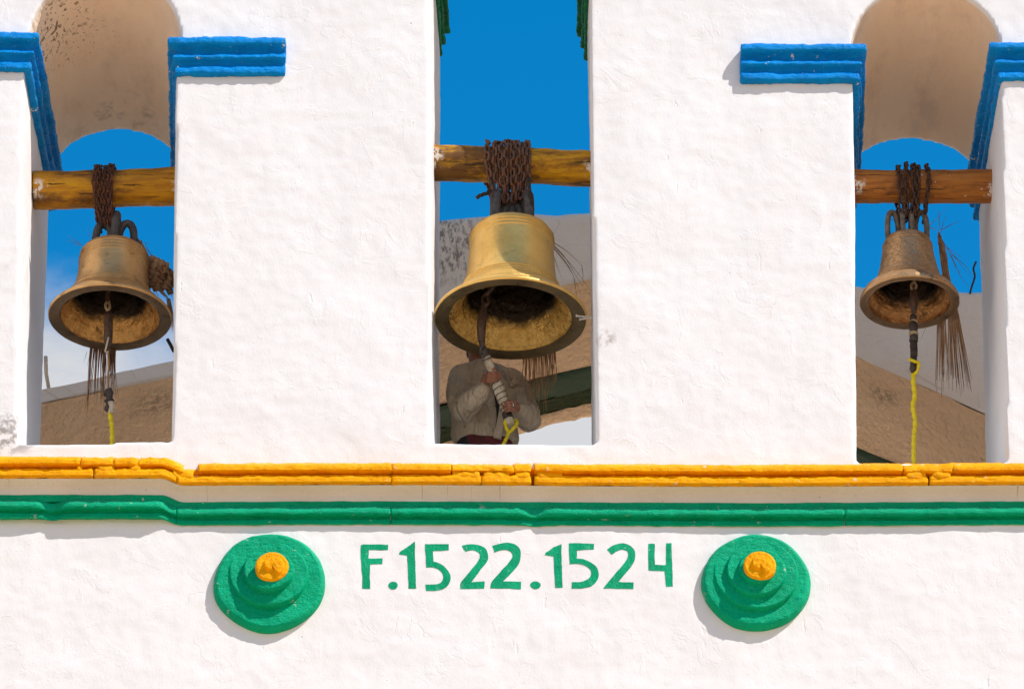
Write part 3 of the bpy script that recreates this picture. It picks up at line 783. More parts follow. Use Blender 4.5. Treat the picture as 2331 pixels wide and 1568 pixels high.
for nm, pl in GL:
    P = [W(758.8 + .36458 * u, 1153.3 + .36458 * v, 0) for u, v in pl]
    if len(P) > 16:                                       # round the bowls a little
        q = []
        for i in range(len(P)):
            a, b, c2 = P[i - 1], P[i], P[(i + 1) % len(P)]
            ang = (b - a).angle(c2 - b) if (b - a).length > 1e-6 and (c2 - b).length > 1e-6 else 0
            if ang < R(50): q += [b.lerp(a, 0.25), b.lerp(c2, 0.25)]
            else: q.append(b)
        P = q
    bm = bmesh.new(); vv = [bm.verts.new(p) for p in P]; f = bm.faces.new(vv); f.normal_update()
    bmesh.ops.triangulate(bm, faces=[f], ngon_method='EAR_CLIP')
    for _ in range(6):
        es = [e for e in bm.edges if e.calc_length() > 0.013]
        if not es: break
        bmesh.ops.subdivide_edges(bm, edges=es, cuts=1, use_grid_fill=False); bmesh.ops.triangulate(bm, faces=bm.faces)
    for v in bm.verts:
        jit = 0.0025
        v.co.x += jit * noise.noise(v.co * 22); v.co.z += jit * noise.noise(v.co * 22 + Vector((5, 5, 5)))
        v.co.y = on_wall(v.co.x, v.co.z, 0.0016)
    bmesh.ops.recalc_face_normals(bm, faces=bm.faces)
    if sum(f.normal.y for f in bm.faces) > 0: bmesh.ops.reverse_faces(bm, faces=bm.faces)
    me = bpy.data.meshes.new(nm); bm.to_mesh(me); bm.free(); smooth(me); me.materials.append(M['letter'])
    link_obj(nm, me, ROOT)

# ------------------------------------------------------------------ the arch behind
BY0, BY1, BY2, BY3 = 3.0, 4.17, 4.46, 4.66
AB = empty('rear_arch', (0, BY0, ZS), 'wide shaded stucco arch with dark green rear edge behind the bells', 'arch')
arc_px = [(-330, 1500), (-250, 1100), (-120, 975), (102, 915), (390, 856), (700, 790), (985, 728), (1285, 648), (1480, 618), (1700, 668), (1955, 812), (2235, 938), (2450, 1060), (2560, 1250), (2600, 1500)]
top_px = [(-500, 1500), (-420, 1000), (-150, 925), (105, 882), (393, 821), (620, 770), (860, 690), (950, 500), (1165, 490), (1350, 482), (1620, 488), (1760, 560), (1900, 640), (2000, 662), (2240, 662), (2600, 690), (2800, 900), (2850, 1500)]
A2 = [p for p in spline([W(x, y, BY0) for x, y in arc_px], 8)]
T2 = [W(x, y, BY0) for x, y in top_px]
def resample(pts, n):
    L = [0]
    for a, b in zip(pts[:-1], pts[1:]): L.append(L[-1] + (b - a).length)
    out = []
    j = 0
    for i in range(n):
        s = L[-1] * i / (n - 1)
        while j < len(L) - 2 and L[j + 1] < s: j += 1
        t = (s - L[j]) / max(L[j + 1] - L[j], 1e-9); out.append(pts[j].lerp(pts[j + 1], min(max(t, 0), 1)))
    return out
NB = 220
A3 = resample(A2, NB); T3 = resample(T2, NB)
def loft(name, rows, mat, parent, nzl=None, seed=0):
    n = len(rows[0]); vs = [v for r in rows for v in r]; fs = []
    for i in range(len(rows) - 1):
        for k in range(n - 1): fs.append((i * n + k, i * n + k + 1, (i + 1) * n + k + 1, (i + 1) * n + k))
    o = mesh(name, vs, fs, mat, parent)
    if nzl: displace(o, nzl, off=(0, 0, seed))
    return o
def dY(pts, dy, dz=0.0): return [p + Vector((0, dy, dz)) for p in pts]
face_rows = [dY(T3, 1.0)] + [dY(T3, 0.02 + 0.4 * (1 - k / 3)) for k in range(1, 4)]
for k in range(1, 15):
    t = k / 15; face_rows.append([a.lerp(b, t) for a, b in zip(T3, A3)])
face_rows += [dY(A3, 0.012)]
loft('parapet_face', face_rows, M['parapet'], AB, ((1.5, .02), (5, .010), (14, .005)))
vr = []
nV = 26
for k in range(nV + 1):
    y = 0.013 + (BY1 - BY0 - 0.013) * k / nV
    vr.append(dY(A3, y, 0.0))
loft('vault', vr, M['stucco'], AB, ((1.2, .02), (4, .012)))
gb = []
for k in range(9):
    y = BY1 - BY0 + (BY2 - BY1) * k / 8; gb.append(dY(A3, y, -0.012 if k else 0.0))
loft('painted_band', gb, M['band_green'], AB, ((4, .010), (18, .004)), 2)['label'] = 'dark green painted band'
mb = []
for k in range(9):
    y = BY2 - BY0 + (BY3 - BY2) * k / 8; mb.append(dY(A3, y, -0.012))
loft('mossy_edge', mb, M['moss'], AB, ((6, .012), (22, .012), (50, .008)), 5)['label'] = 'mossy strip along the rear edge'
rd = []
for k in range(5):
    rd.append([p + Vector((0, BY3 - BY0 + 0.002 + 0.16 * k / 4 + 0.03 * noise.noise(p * 9), -0.012 - 0.012 * (k > 0))) for p in A3])
rd.append(dY(A3, BY3 - BY0 + 0.17, 0.25)); rd.append(dY(T3, BY3 - BY0 + 0.17)); rd.append(dY(T3, 1.0))
loft('rear_lip', rd, M['stucco'], AB, ((9, .012), (26, .014)), 8)

# ------------------------------------------------------------------ bells
YB = 0.70
def bell(key, cx, cy, Rm, H, prof, mat, inmat, label, tilt, lipin, rings):
    base = W(cx, cy, YB)
    e = empty('bell', base, label, 'bell', 'bronze bells hanging in the openings')
    rotm = Matrix.Translation(base) @ Matrix.Rotation(tilt, 4, 'Y')
    def place(o): o.matrix_basis = rotm; return o
    # densify the profile with a spline, add raised rings
    P = spline([(r * Rm, 0, z * H) for r, z in prof], 8)
    out = []
    for p in P:
        r = p.x
        for (zc_, w_, a) in rings: r += a * Rm * math.exp(-((p.z / H - zc_) / w_) ** 2)
        out.append((r, p.z))
    # finer sampling where the rings are
    fine = []
    for a, b in zip(out[:-1], out[1:]):
        m = 4
        for k in range(m): fine.append((a[0] + (b[0] - a[0]) * k / m, a[1] + (b[1] - a[1]) * k / m))
    fine.append(out[-1])
    prof_pts = []
    for (r, z) in fine:
        prof_pts.append((r, z))
    base_only = spline([(r * Rm, 0, z * H) for r, z in prof], 32)
    fin2 = []
    for p in base_only:
        r = p.x
        for (zc_, w_, a) in rings: r += a * Rm * math.exp(-((p.z / H - zc_) / w_) ** 2)
        fin2.append((max(r, 1e-3), p.z))
    vs, fs = lathe([(Rm * 0.984, -0.0035 * H)] + fin2, 128)
    o = mesh('bell_body', vs, fs, mat, e); place(o)
    displace(o, ((6, .0022), (18, .0012)))
    vs, fs = lathe([(Rm * lipin, 0.012 * H), (Rm * (lipin + 0.03), 0.0), (Rm * 0.90, -0.006 * H), (Rm * 0.960, -0.005 * H), (Rm * 0.984, -0.0035 * H)], 128)
    ol = mesh('bell_lip', vs, fs, M['lip_' + key], e); place(ol); displace(ol, ((9, .0025), (25, .0015)))
    # inner surface
    inn = []
    th = 0.075 * Rm
    for (r, z) in fin2[::6]:
        zi = z - 0.05 * H
        if zi < 0.03 * H: continue
        if r - th < 0.02: continue
        inn.append((r - th * (1.0 + 0.9 * max(0, 1 - zi / (0.2 * H))), zi))
    inn2 = [(Rm * lipin, 0.0125 * H), (Rm * (lipin - 0.005), 0.035 * H)] + [q for q in inn if q[0] < Rm * (lipin - 0.006)] + [(0.01, inn[-1][1] + 0.004)]
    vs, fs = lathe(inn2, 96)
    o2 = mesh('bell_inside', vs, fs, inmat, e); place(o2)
    displace(o2, ((8, .008), (20, .004)))
    return e, base, rotm, place
def arc_loop(c, ax, w_, h, r, lean=0.0, legs=0.02, n=14, flat=1.0):
    """an inverted-U loop: feet at c -+ ax*w_, top at height h"""
    pts = []
    for k in range(n + 1):
        a = math.pi * (1 - k / n)
        pts.append(Vector(c) + ax * (math.cos(a) * w_ * (1.0 + 0.35 * math.sin(a))) + Vector((0, 0, h * math.sin(a) ** 0.8)))
    return tube(pts, r, 10, flat=flat)

# middle bell
PROF_C = [(0.985, 0.0), (1.0, 0.012), (0.985, 0.035), (0.90, 0.085), (0.80, 0.150), (0.71, 0.225), (0.645, 0.31), (0.60, 0.42), (0.575, 0.56), (0.56, 0.72), (0.55, 0.86), (0.535, 0.93), (0.49, 0.975), (0.36, 1.0), (0.002, 1.005)]
RING_C = [(0.905, .006, .016), (0.87, .006, .016), (0.83, .006, .014), (0.335, .006, .014), (0.30, .006, .014), (0.265, .005, .010), (0.15, .006, .012), (0.115, .006, .012)]
bc, base_c, rot_c, place_c = bell('c', 1162, 727, 0.497, 0.69, PROF_C, M['bronze_c'], M['inside_c'], 'largest golden bronze bell hanging in the middle opening', R(0.8), 0.80, RING_C)
PROF_L = [(0.985, 0.0), (1.0, 0.014), (0.985, 0.045), (0.91, 0.095), (0.83, 0.16), (0.735, 0.235), (0.655, 0.33), (0.605, 0.44), (0.575, 0.58), (0.56, 0.74), (0.55, 0.86), (0.525, 0.935), (0.46, 0.985), (0.33, 1.0), (0.002, 1.005)]
RING_L = [(0.90, .005, .012), (0.86, .005, .010), (0.81, .005, .012), (0.77, .005, .009), (0.33, .006, .012), (0.29, .006, .012)]
bl, base_l, rot_l, place_l = bell('l', 250, 724, 0.402, 0.53, PROF_L, M['bronze_l'], M['inside_l'], 'brown bronze bell with palm braid hanging in the left opening', R(1.2), 0.80, RING_L)
PROF_R = [(0.985, 0.0), (1.0, 0.016), (0.99, 0.07), (0.93, 0.13), (0.84, 0.165), (0.775, 0.20), (0.70, 0.29), (0.635, 0.40), (0.585, 0.53), (0.545, 0.67), (0.51, 0.81), (0.485, 0.90), (0.44, 0.96), (0.33, 0.995), (0.002, 1.0)]
RING_R = [(0.86, .007, .014), (0.27, .006, .016), (0.20, .006, .016), (0.135, .008, .014)]
br_, base_r, rot_r, place_r = bell('r', 2071, 690, 0.324, 0.50, PROF_R, M['bronze_r'], M['inside_r'], 'smallest dark bronze bell with relief band in the right opening', R(0.3), 0.82, RING_R)

XA = Vector((1, 0, 0)); YA = Vector((0, 1, 0)); ZA = Vector((0, 0, 1))
# crown loops, in bell space
def loops(e, place, H, specs, mat):
    for (ang, off, w_, h, r, flat) in specs:
        ax = Vector((math.cos(ang), math.sin(ang), 0)); c = Vector((off[0], off[1], H - 0.02))
        o = mesh('crown_loop', *arc_loop(c, ax, w_, h, r, flat=flat), mat, e); place(o)
loops(bc, place_c, 0.69, [(R(72), (-0.092, -0.03), 0.060, 0.275, 0.036, 1), (R(108), (0.092, -0.03), 0.060, 0.275, 0.036, 1), (R(90), (0, 0.06), 0.06, 0.27, 0.032, 1), (R(0), (0, 0.0), 0.055, 0.22, 0.026, 1)], M['iron'])
loops(bl, place_l, 0.53, [(0, (-0.078, 0.0), 0.048, 0.225, 0.026, 1), (0, (0.072, 0.0), 0.048, 0.225, 0.026, 1), (R(90), (0, 0), 0.062, 0.285, 0.029, 1)], M['iron'])
loops(br_, place_r, 0.50, [(R(25), (-0.092, 0.0), 0.038, 0.225, 0.019, 1), (R(155), (0.092, 0.0), 0.038, 0.225, 0.019, 1), (R(90), (-0.030, 0.0), 0.055, 0.225, 0.0175, 1), (R(90), (0.030, 0.0), 0.055, 0.225, 0.0175, 1)], M['iron_r'])

# ------------------------------------------------------------------ beams
def beam(p0, p1, r, mat, label, seed):
    p0 = W(*p0, YB); p1 = W(*p1, YB); N = 60
    pts = [p0.lerp(p1, i / N) for i in range(N + 1)]
    vs, fs = tube(pts, r, 40)
    o = mesh('log_beam', vs, fs, mat)
    displace(o, ((3, .012), (9, .006), (26, .0025)), off=(seed, 0, 0))
    tag(o, label, 'beam', 'log beams carrying the bells'); return p0, p1
bl0, bl1 = beam((78, 434), (412, 425), 0.127, M['beam_l'], 'yellow varnished log beam carrying the left bell', 3)
bc0, bc1 = beam((976, 370), (1356, 384), 0.122, M['beam_c'], 'paint flecked yellow log beam carrying the largest bell', 8)
br0, br1 = beam((1940, 425), (2262, 423), 0.112, M['beam_r'], 'brown log beam carrying the smallest bell at right', 13)

# ------------------------------------------------------------------ chains
def link_mesh(name, L, wd, r, mat):
    pts = []; n = 5; rr = wd / 2 - r; hl = L / 2 - r - rr
    for k in range(n + 1):
        a = -math.pi / 2 + math.pi * k / n; pts.append(Vector((hl + rr * math.cos(a), rr * math.sin(a), 0)))
    for k in range(n + 1):
        a = math.pi / 2 + math.pi * k / n; pts.append(Vector((-hl + rr * math.cos(a), rr * math.sin(a), 0)))
    vs = []; fs = []; m = 6; N = len(pts)
    for i, p in enumerate(pts):
        t = (pts[(i + 1) % N] - pts[i - 1]).normalized(); u = ZA; w_ = t.cross(u)
        for k in range(m):
            a = 2 * math.pi * k / m; vs.append(p + u * (r * math.cos(a)) + w_ * (r * math.sin(a)))
    for i in range(N):
        j = (i + 1) % N
        for k in range(m):
            k2 = (k + 1) % m; fs.append((i * m + k, i * m + k2, j * m + k2, j * m + k))
    me = bpy.data.meshes.new(name); me.from_pydata([tuple(v) for v in vs], [], fs); me.update(); smooth(me); me.materials.append(mat)
    return me
def hang_chain(e, me, L, r, path):
    """links of inner length L laid along a polyline, every second one turned by a quarter"""
    pitch = L - 2 * r
    P = [Vector(p) for p in path]; d = [0]
    for a, b in zip(P[:-1], P[1:]): d.append(d[-1] + (b - a).length)
    s = random.uniform(0, pitch); i = 0; flip = random.random() < 0.5
    while s < d[-1] - pitch * 0.3:
        j = 0
        while j < len(d) - 2 and d[j + 1] < s: j += 1
        q = P[j].lerp(P[j + 1], (s - d[j]) / max(d[j + 1] - d[j], 1e-9)); t = (P[j + 1] - P[j]).normalized()
        nrm = ref_normal(q, e)
        nrm = (nrm - t * nrm.dot(t)).normalized(); b = t.cross(nrm)
        a = R(45 if flip else -45) + random.uniform(-.4, .4); flip = not flip
        n2 = nrm * math.cos(a) + b * math.sin(a); b2 = n2.cross(t)
        m4 = Matrix((( t.x, b2.x, n2.x, q.x), (t.y, b2.y, n2.y, q.y), (t.z, b2.z, n2.z, q.z), (0, 0, 0, 1)))
        m4 = m4 @ Matrix.Rotation(random.uniform(-.16, .16), 4, 'Z')
        o = link_obj('chain_link', me, e); o.matrix_basis = m4
        s += pitch * random.uniform(0.95, 1.02); i += 1
CEN = {}
def ref_normal(q, e):
    c = CEN[e.name]; v = Vector((0, q.y - c.y, q.z - c.z))
    return v.normalized() if v.length > 1e-5 else Vector((0, -1, 0))
def wrap(bx, bz_c, rb, top_dx, lowf, lowb, lift=0.0):
    """path: from low front point, round the beam over the top, to low back point"""
    pts = []
    c = Vector((bx, YB, bz_c))
    pts.append(lowf)
    for k in range(17):
        a = R(-22) + R(224) * k / 16          # angle from the front (-Y) over the top to the back
        rr = rb + lift * math.sin(max(0, min(math.pi, a)))
        pts.append(Vector((bx + top_dx * (0.5 - 0.5 * math.cos(math.pi * k / 16)), YB - rr * math.cos(a), bz_c + rr * math.sin(a))))
    pts.append(lowb)
    return pts
def chains(key, p0, p1, rb, strands, me, L, r, label, loop_z, lw):
    mid = (p0 + p1) / 2
    e = empty('chain', mid + Vector((0, 0, rb)), label, 'chain', 'rusty chains wound round the beams'); CEN[e.name] = mid
    for (px, px2, dxt) in strands:
        x = W(px, 380, YB).x; x2 = W(px2, 460, YB).x
        t = (x - p0.x) / (p1.x - p0.x); zc_ = p0.z + (p1.z - p0.z) * t
        lf = Vector((x2, YB - 0.045, loop_z + random.uniform(-.02, .02))); lb = Vector((x2 + dxt * 0.4, YB + 0.045, loop_z + random.uniform(-.02, .02)))
        path = wrap(x + random.uniform(-.006, .006), zc_, rb + r * 1.7, dxt + random.uniform(-.02, .02), lf, lb, random.uniform(0.0, 0.028))
        path = [p + Vector((0.007 * noise.noise(p * 9 + Vector((px, 0, 0))), 0, 0)) for p in path]
        hang_chain(e, me, L, r, path)
    return e
LKC = link_mesh('link_large', 0.078, 0.049, 0.0090, M['rust_c'])
LKL = link_mesh('link_small', 0.056, 0.035, 0.0064, M['rust'])
LKR = link_mesh('link_medium', 0.064, 0.042, 0.0080, M['rust_r'])
zlc = base_c.z + 0.69 + 0.20; zll = base_l.z + 0.53 + 0.175; zlr = base_r.z + 0.50 + 0.15
chains('c', bc0, bc1, 0.122, [(1108, 1124, .02), (1124, 1133, .02), (1141, 1148, .02), (1151, 1152, .0), (1168, 1168, .0), (1181, 1176, -.01), (1193, 1184, -.02), (1203, 1199, -.02)], LKC, 0.078, 0.0090, 'heavy rusty chain wound round the middle beam', zlc, 0)
chains('l', bl0, bl1, 0.127, [(219, 226, .01), (225, 229, .015), (232, 236, .01), (239, 244, .0), (246, 251, -.01), (253, 254, -.01), (260, 257, -.015)], LKL, 0.056, 0.0064, 'fine red rusted chain wound round the left beam', zll, 0)
chains('r', br0, br1, 0.112, [(2044, 2049, .01), (2060, 2060, .01), (2075, 2074, .0), (2086, 2084, .0), (2108, 2104, -.01)], LKR, 0.064, 0.0080, 'dark brown chain wound round the right beam', zlr, 0)

# ------------------------------------------------------------------ ropes, cords
def rope(name, pts, r, mat, label, cat, group=None, twist=150, parent=None):
    L = sum((Vector(b) - Vector(a)).length for a, b in zip(pts[:-1], pts[1:]))
    P = spline(pts, max(4, int(L / 0.006 / max(1, len(pts) - 1))))
    vs, fs = tube(P, r, 12, twist=twist, lobes=3, amp=0.22)
    o = mesh(name, vs, fs, mat, parent)
    if label: tag(o, label, cat, group)
    return o
rope('dark_rope', [W(1116, 434, .60), W(1108, 440, .56), W(1096, 444, .54), W(1085, 450, .53)], 0.012, M['dark_rope'], 'short dark frayed rope end sticking out left of the middle chain', 'rope')
rope('dark_rope', [W(1203, 405, .60), W(1205, 430, .58), W(1209, 455, .58), W(1212, 482, .6)], 0.012, M['dark_rope'], 'dark rope end hanging right of the middle chain', 'rope')
rope('yellow_rope', [W(250, 938, .82), W(252, 955, .82), W(255, 980, .80), W(255, 1015, .78), W(255, 1060, .75)], 0.0145, M['yellow'], 'short yellow rope tied below the left bell', 'rope', 'yellow bell ropes', 110)
YR = [W(2080, 842, .74), W(2079, 870, .74), W(2082, 900, .74), W(2078, 925, .74), W(2083, 960, .74), W(2080, 1000, .74), W(2080, 1040, .74), W(2080, 1075, .74)]
yr = rope('yellow_rope', YR, 0.0145, M['yellow'], 'long yellow rope hanging from the right clapper', 'rope', 'yellow bell ropes', 120)
rope('rope_knot', [W(2070, 818, .695), W(2080, 822, .66), W(2091, 826, .68), W(2089, 840, .70), W(2083, 852, .72)], 0.010, M['yellow'], None, None, None, 120, yr)
yc = rope('yellow_rope', [W(1151, 955, .985), W(1150, 963, .97), W(1153, 975, .96), W(1157, 985, .95), W(1153, 997, .93), W(1146, 1012, .90), W(1140, 1040, .86)], 0.0105, M['yellow'], 'yellow rope looped to the handle held by the bell ringer', 'rope', 'yellow bell ropes', 120)
rope('rope_loop', [W(1157, 986, .95), W(1166, 978, .955), W(1175, 967, .965), W(1177, 960, .985), W(1172, 955, 1.0)], 0.0105, M['yellow'], None, None, None, 120, yc)

# ------------------------------------------------------------------ clappers
def rod(name, pts, rad, mat, parent, n=14, m=6):
    P = spline(pts, m); vs, fs = tube(P, rad, n)
    return mesh(name, vs, fs, mat, parent)
# middle: swung towards the ringer
c_top = base_c + Vector((0.0, 0.0, 0.56))
k1 = W(1105, 694, 0.74); k2 = W(1097, 786, 0.82)
cl = rod('clapper', [c_top, c_top.lerp(k1, 0.6), W(1106, 672, 0.735)], 0.016, M['clapper'], bc)
rod('clapper_ring', [W(1106, 668, .735), W(1098, 680, .735), W(1103, 695, .735), W(1112, 688, .735), W(1107, 668, .735)], 0.011, M['clapper'], cl)
rod('clapper_shaft', [W(1104, 688, .74), W(1099, 715, .755), W(1096, 740, .77), W(1096, 768, .80), W(1099, 792, .82)], lambda t: 0.017 + 0.014 * math.sin(math.pi * min(1, t * 1.05)), M['clapper'], cl)
rod('clapper_eye', [W(1098, 786, .81), W(1094, 800, .82), W(1100, 812, .83), W(1108, 803, .83), W(1102, 786, .815)], 0.010, M['iron'], cl)
hpts = [W(1102, 797, .83), W(1110, 818, .86), W(1119, 842, .90), W(1128, 866, .935), W(1140, 898, .965), W(1149, 925, .985), W(1156, 948, .99), W(1162, 968, .985)]
HP = spline(hpts, 10)
hv, hf = tube(HP, lambda t: 0.026 + 0.010 * math.exp(-((t - .55) / .18) ** 2) + 0.006 * math.exp(-((t - .95) / .1) ** 2), 20)
hd = mesh('clapper_handle', hv, hf, M['cloth'], bc); displace(hd, ((30, .006), (70, .003))); hd['label'] = 'pale cloth wrapped pull handle'
for (t0, t1) in ((0.0, 0.10), (0.13, 0.155), (0.81, 0.90)):
    a, b = int(t0 * 70), int(t1 * 70)
    vs, fs = tube(HP[a:b + 1], 0.0345, 18); w_ = mesh('dark_wrap', vs, fs, M['black_tape'], hd); displace(w_, ((40, .003),))
# cord lacing on the wrap
lac = []
for k in range(90):
    t = 0.42 + 0.34 * k / 89; i = min(len(HP) - 2, int(t * (len(HP) - 1))); fr_ = frames(HP)[i]; a = k * 0.42
    rr = 0.026 + 0.010 * math.exp(-((t - .55) / .18) ** 2) + 0.003
    lac.append(HP[i].lerp(HP[i + 1], t * (len(HP) - 1) - i) + fr_[1] * (rr * math.cos(a)) + fr_[2] * (rr * math.sin(a)))
vs, fs = tube(lac, 0.0028, 5); mesh('lacing', vs, fs, M['dark_rope'], hd)
# left
cl = rod('clapper', [base_l + Vector((0, 0, .42)), W(245, 675, .70), W(246, 690, .70)], 0.014, M['clapper'], bl)
rod('clapper_ring', [W(246, 684, .70), W(240, 694, .69), W(245, 706, .69), W(250, 698, .69), W(247, 684, .70)], 0.009, M['tan_tape'], cl)
rod('clapper_shaft', [W(247, 702, .70), W(247, 725, .71), W(247, 750, .73), W(246, 775, .75), W(246, 800, .76)], lambda t: 0.017 + 0.012 * (0.15 < t < 0.8), M['clapper'], cl)
o = rod('binding', [W(247, 768, .72), W(243, 785, .72), W(240, 800, .74), W(247, 800, .76)], 0.006, M['cloth'], cl)
rod('clapper_cord', [W(246, 798, .76), W(247, 830, .78), W(246, 862, .80), W(247, 888, .81)], 0.007, M['palm'], cl)
w_ = rod('dark_wrap', [W(247, 886, .80), W(248, 905, .81), W(249, 918, .82), W(248, 936, .82)], lambda t: 0.022 + 0.010 * math.sin(t * 9) ** 2, M['black_tape'], cl); displace(w_, ((40, .008),))
rod('binding', [W(242, 886, .79), W(250, 884, .785), W(256, 892, .80), W(261, 894, .81)], 0.006, M['cloth'], cl)
rod('binding', [W(252, 915, .80), W(253, 926, .805), W(252, 940, .815)], 0.019, M['cloth'], cl)
# right
cl = rod('clapper', [base_r + Vector((0, 0, .40)), W(2080, 640, .70), W(2080, 655, .70)], 0.013, M['clapper'], br_)
rod('clapper_ring', [W(2081, 640, .69), W(2074, 650, .69), W(2078, 660, .69), W(2086, 652, .69), W(2081, 640, .69)], 0.0085, M['tan_tape'], cl)
rod('clapper_shaft', [W(2080, 656, .70), W(2080, 680, .705), W(2080, 700, .71), W(2080, 722, .71)], lambda t: 0.012 + 0.018 * math.sin(math.pi * min(1, t * 1.1 + .05)), M['clapper'], cl)
SEG = [(720, 730, .024, 'black_tape'), (730, 735, .027, 'tan_tape'), (735, 757, .029, 'black_tape'), (757, 764, .031, 'tan_tape'), (764, 778, .030, 'black_tape'), (778, 815, .024, 'dark_rope'), (815, 845, .025, 'black_tape')]
for (a, b, r_, mk) in SEG:
    P = [W(2080 + 0.6 * math.sin(y * .5), y, .71) for y in (a, a + (b - a) * .25, (a + b) / 2, b - (b - a) * .25, b)]
    vs, fs = tube(P, lambda t, r_=r_: r_ * (0.90 + 0.10 * math.sin(math.pi * t)), 16); w_ = mesh('wrap_band', vs, fs, M[mk], cl); displace(w_, ((35, .005), (80, .002)))

# ------------------------------------------------------------------ dried palm
def strand(pts, w0, mat, parent, name='strand', m=4):
    P = spline(pts, m); vs, fs = tube(P, lambda t: w0 * (1 - 0.85 * t) * (0.55 + 0.45 * min(1, t * 4)), 3, cap=True, flat=0.5)
    return mesh(name, vs, fs, mat, parent, False)
rnd = random.uniform
# left: braid beside the bell
PL = empty('palm_braid', W(300, 513, 0.95), 'dried braided palm ornament tucked behind the right side of the left bell', 'palm')
YL = 0.78
for k in range(5):
    strand([W(293 + rnd(-2, 2), 512 + rnd(-2, 4), YL), W(306 + rnd(-2, 2), 535, YL), W(318 + rnd(-3, 3), 552, YL), W(327, 562, YL)], 0.012, M['palm'], PL)
for k in range(14):
    a = rnd(0, 1)
    strand([W(318 + rnd(-5, 5), 548 + rnd(-4, 4), YL + rnd(-.02, .02)), W(326 + a * 8 + rnd(-3, 3), 572, YL + rnd(-.03, .03)), W(333 + a * 12, 595, YL), W(341 + a * 14, 622, YL)], 0.012, M['palm'], PL)
def weave(cx, cy, wd, ht, nx, ny, ang, Y, big):
    ca, sa = math.cos(ang), math.sin(ang)
    for i in range(nx):
        for j in range(ny):
            u = (i + 0.5) / nx - 0.5; v = (j + 0.5) / ny - 0.5
            if (u * 1.7) ** 2 + (v * 1.8) ** 2 > 0.95: continue
            X = u * wd; Z = v * ht
            px = cx + X * ca - Z * sa; py = cy + X * sa + Z * ca
            t = R(45 if (i + j) % 2 else -45) + ang + rnd(-.3, .3)
            c = W(px, py, Y - 0.035 * math.cos(u * 3) + rnd(-.008, .008))
            L = big * rnd(.85, 1.15); bw = big * 0.42
            d = Vector((math.cos(t), 0, -math.sin(t))); s_ = Vector((math.sin(t), 0, math.cos(t)))
            vs = []
            for q in range(5):
                h = (q / 4 - .5); bow = -0.018 * math.cos(h * math.pi)
                for e_ in (-1, 1): vs.append(c + d * (h * L) + s_ * (e_ * bw * (1 - 0.4 * abs(h))) + Vector((0, bow, 0)))
                for e_ in (1, -1): vs.append(c + d * (h * L) + s_ * (e_ * bw * (1 - 0.4 * abs(h))) + Vector((0, bow + 0.006, 0)))
            fs = []
            for q in range(4):
                for r_ in range(4):
                    r2 = (r_ + 1) % 4; fs.append((q * 4 + r_, q * 4 + r2, q * 4 + 4 + r2, q * 4 + 4 + r_))
            fs += [(0, 1, 2, 3), (16, 17, 18, 19)]
            mesh('woven_leaf', vs, fs, M['palm'] if rnd(0, 1) < .7 else M['palm_dark'], PL)
weave(351, 622, 44, 66, 4, 5, R(25), YL, 0.060)
weave(384, 640, 34, 46, 3, 4, R(30), YL + 0.05, 0.055)
for k in range(10):
    strand([W(352 + rnd(-8, 8), 645 + rnd(-5, 5), YL), W(366 + rnd(-4, 4), 662, YL), W(383 + rnd(-4, 2), 680, YL)], 0.013, M['palm'], PL)
for k in range(16):
    a = rnd(-1, 1)
    strand([W(383 + a * 4, 680, YL), W(388 + a * 5, 705 + rnd(-5, 5), YL - .02), W(391 + a * 5, 725, YL - .03), W(393 + a * 4, 748 + rnd(-8, 12), YL - .03)], 0.008, M['palm'], PL)
for p in ([(330, 556), (345, 580), (378, 605)], [(333, 565), (350, 590), (370, 620)], [(299, 540), (304, 530), (309, 515)], [(303, 541), (301, 530), (300, 522)], [(330, 554), (335, 554), (340, 554)]):
    strand([W(x, y, YL) for x, y in p], 0.005, M['palm_dark'], PL)
for k in range(16):
    x, y = rnd(338, 384), rnd(600, 668); a = rnd(0.2, 1.2)
    strand([W(x, y, YL - .03), W(x + 8 * math.cos(a), y + 10 * math.sin(a), YL - .05), W(x + rnd(12, 22) * math.cos(a), y + rnd(14, 34) * math.sin(a), YL - .05)], 0.008, M['palm'], PL)
PF = empty('palm_fringe', W(232, 790, 1.1), 'dried palm strands hanging in a fringe below the left bell', 'palm', 'dried palm tied to the bells')
for k in range(46):
    x = rnd(204, 263); sp = (x - 234) / 30; L = rnd(.55, 1.0) * (152 if x < 240 else 110)
    strand([W(x + 4, 770, 1.10), W(x, 800, 1.10 + rnd(-.03, .03)), W(x + sp * 3 - 2 + rnd(-2, 2), 800 + L * .5, 1.10), W(x + sp * 7 - 3 + rnd(-5, 4), 800 + L, 1.10)], 0.0115, M['palm_dark'], PF)
for p in ([(198, 800), (194, 815), (190, 828)], [(206, 798), (202, 818), (198, 835)]):
    strand([W(x, y, 1.1) for x, y in p], 0.004, M['palm_dark'], PF)
PWi = empty('palm_whiskers', W(180, 555, .8), 'thin palm bristles poking out left of the left bell crown', 'palm', 'dried palm tied to the bells')
for p in ([(184, 555), (168, 545), (152, 533)], [(184, 560), (166, 553), (149, 547)], [(188, 560), (176, 552), (164, 546)], [(206, 543), (201, 530), (196, 516)]):
    strand([W(x, y, .8) for x, y in p], 0.004, M['palm_dark'], PWi)
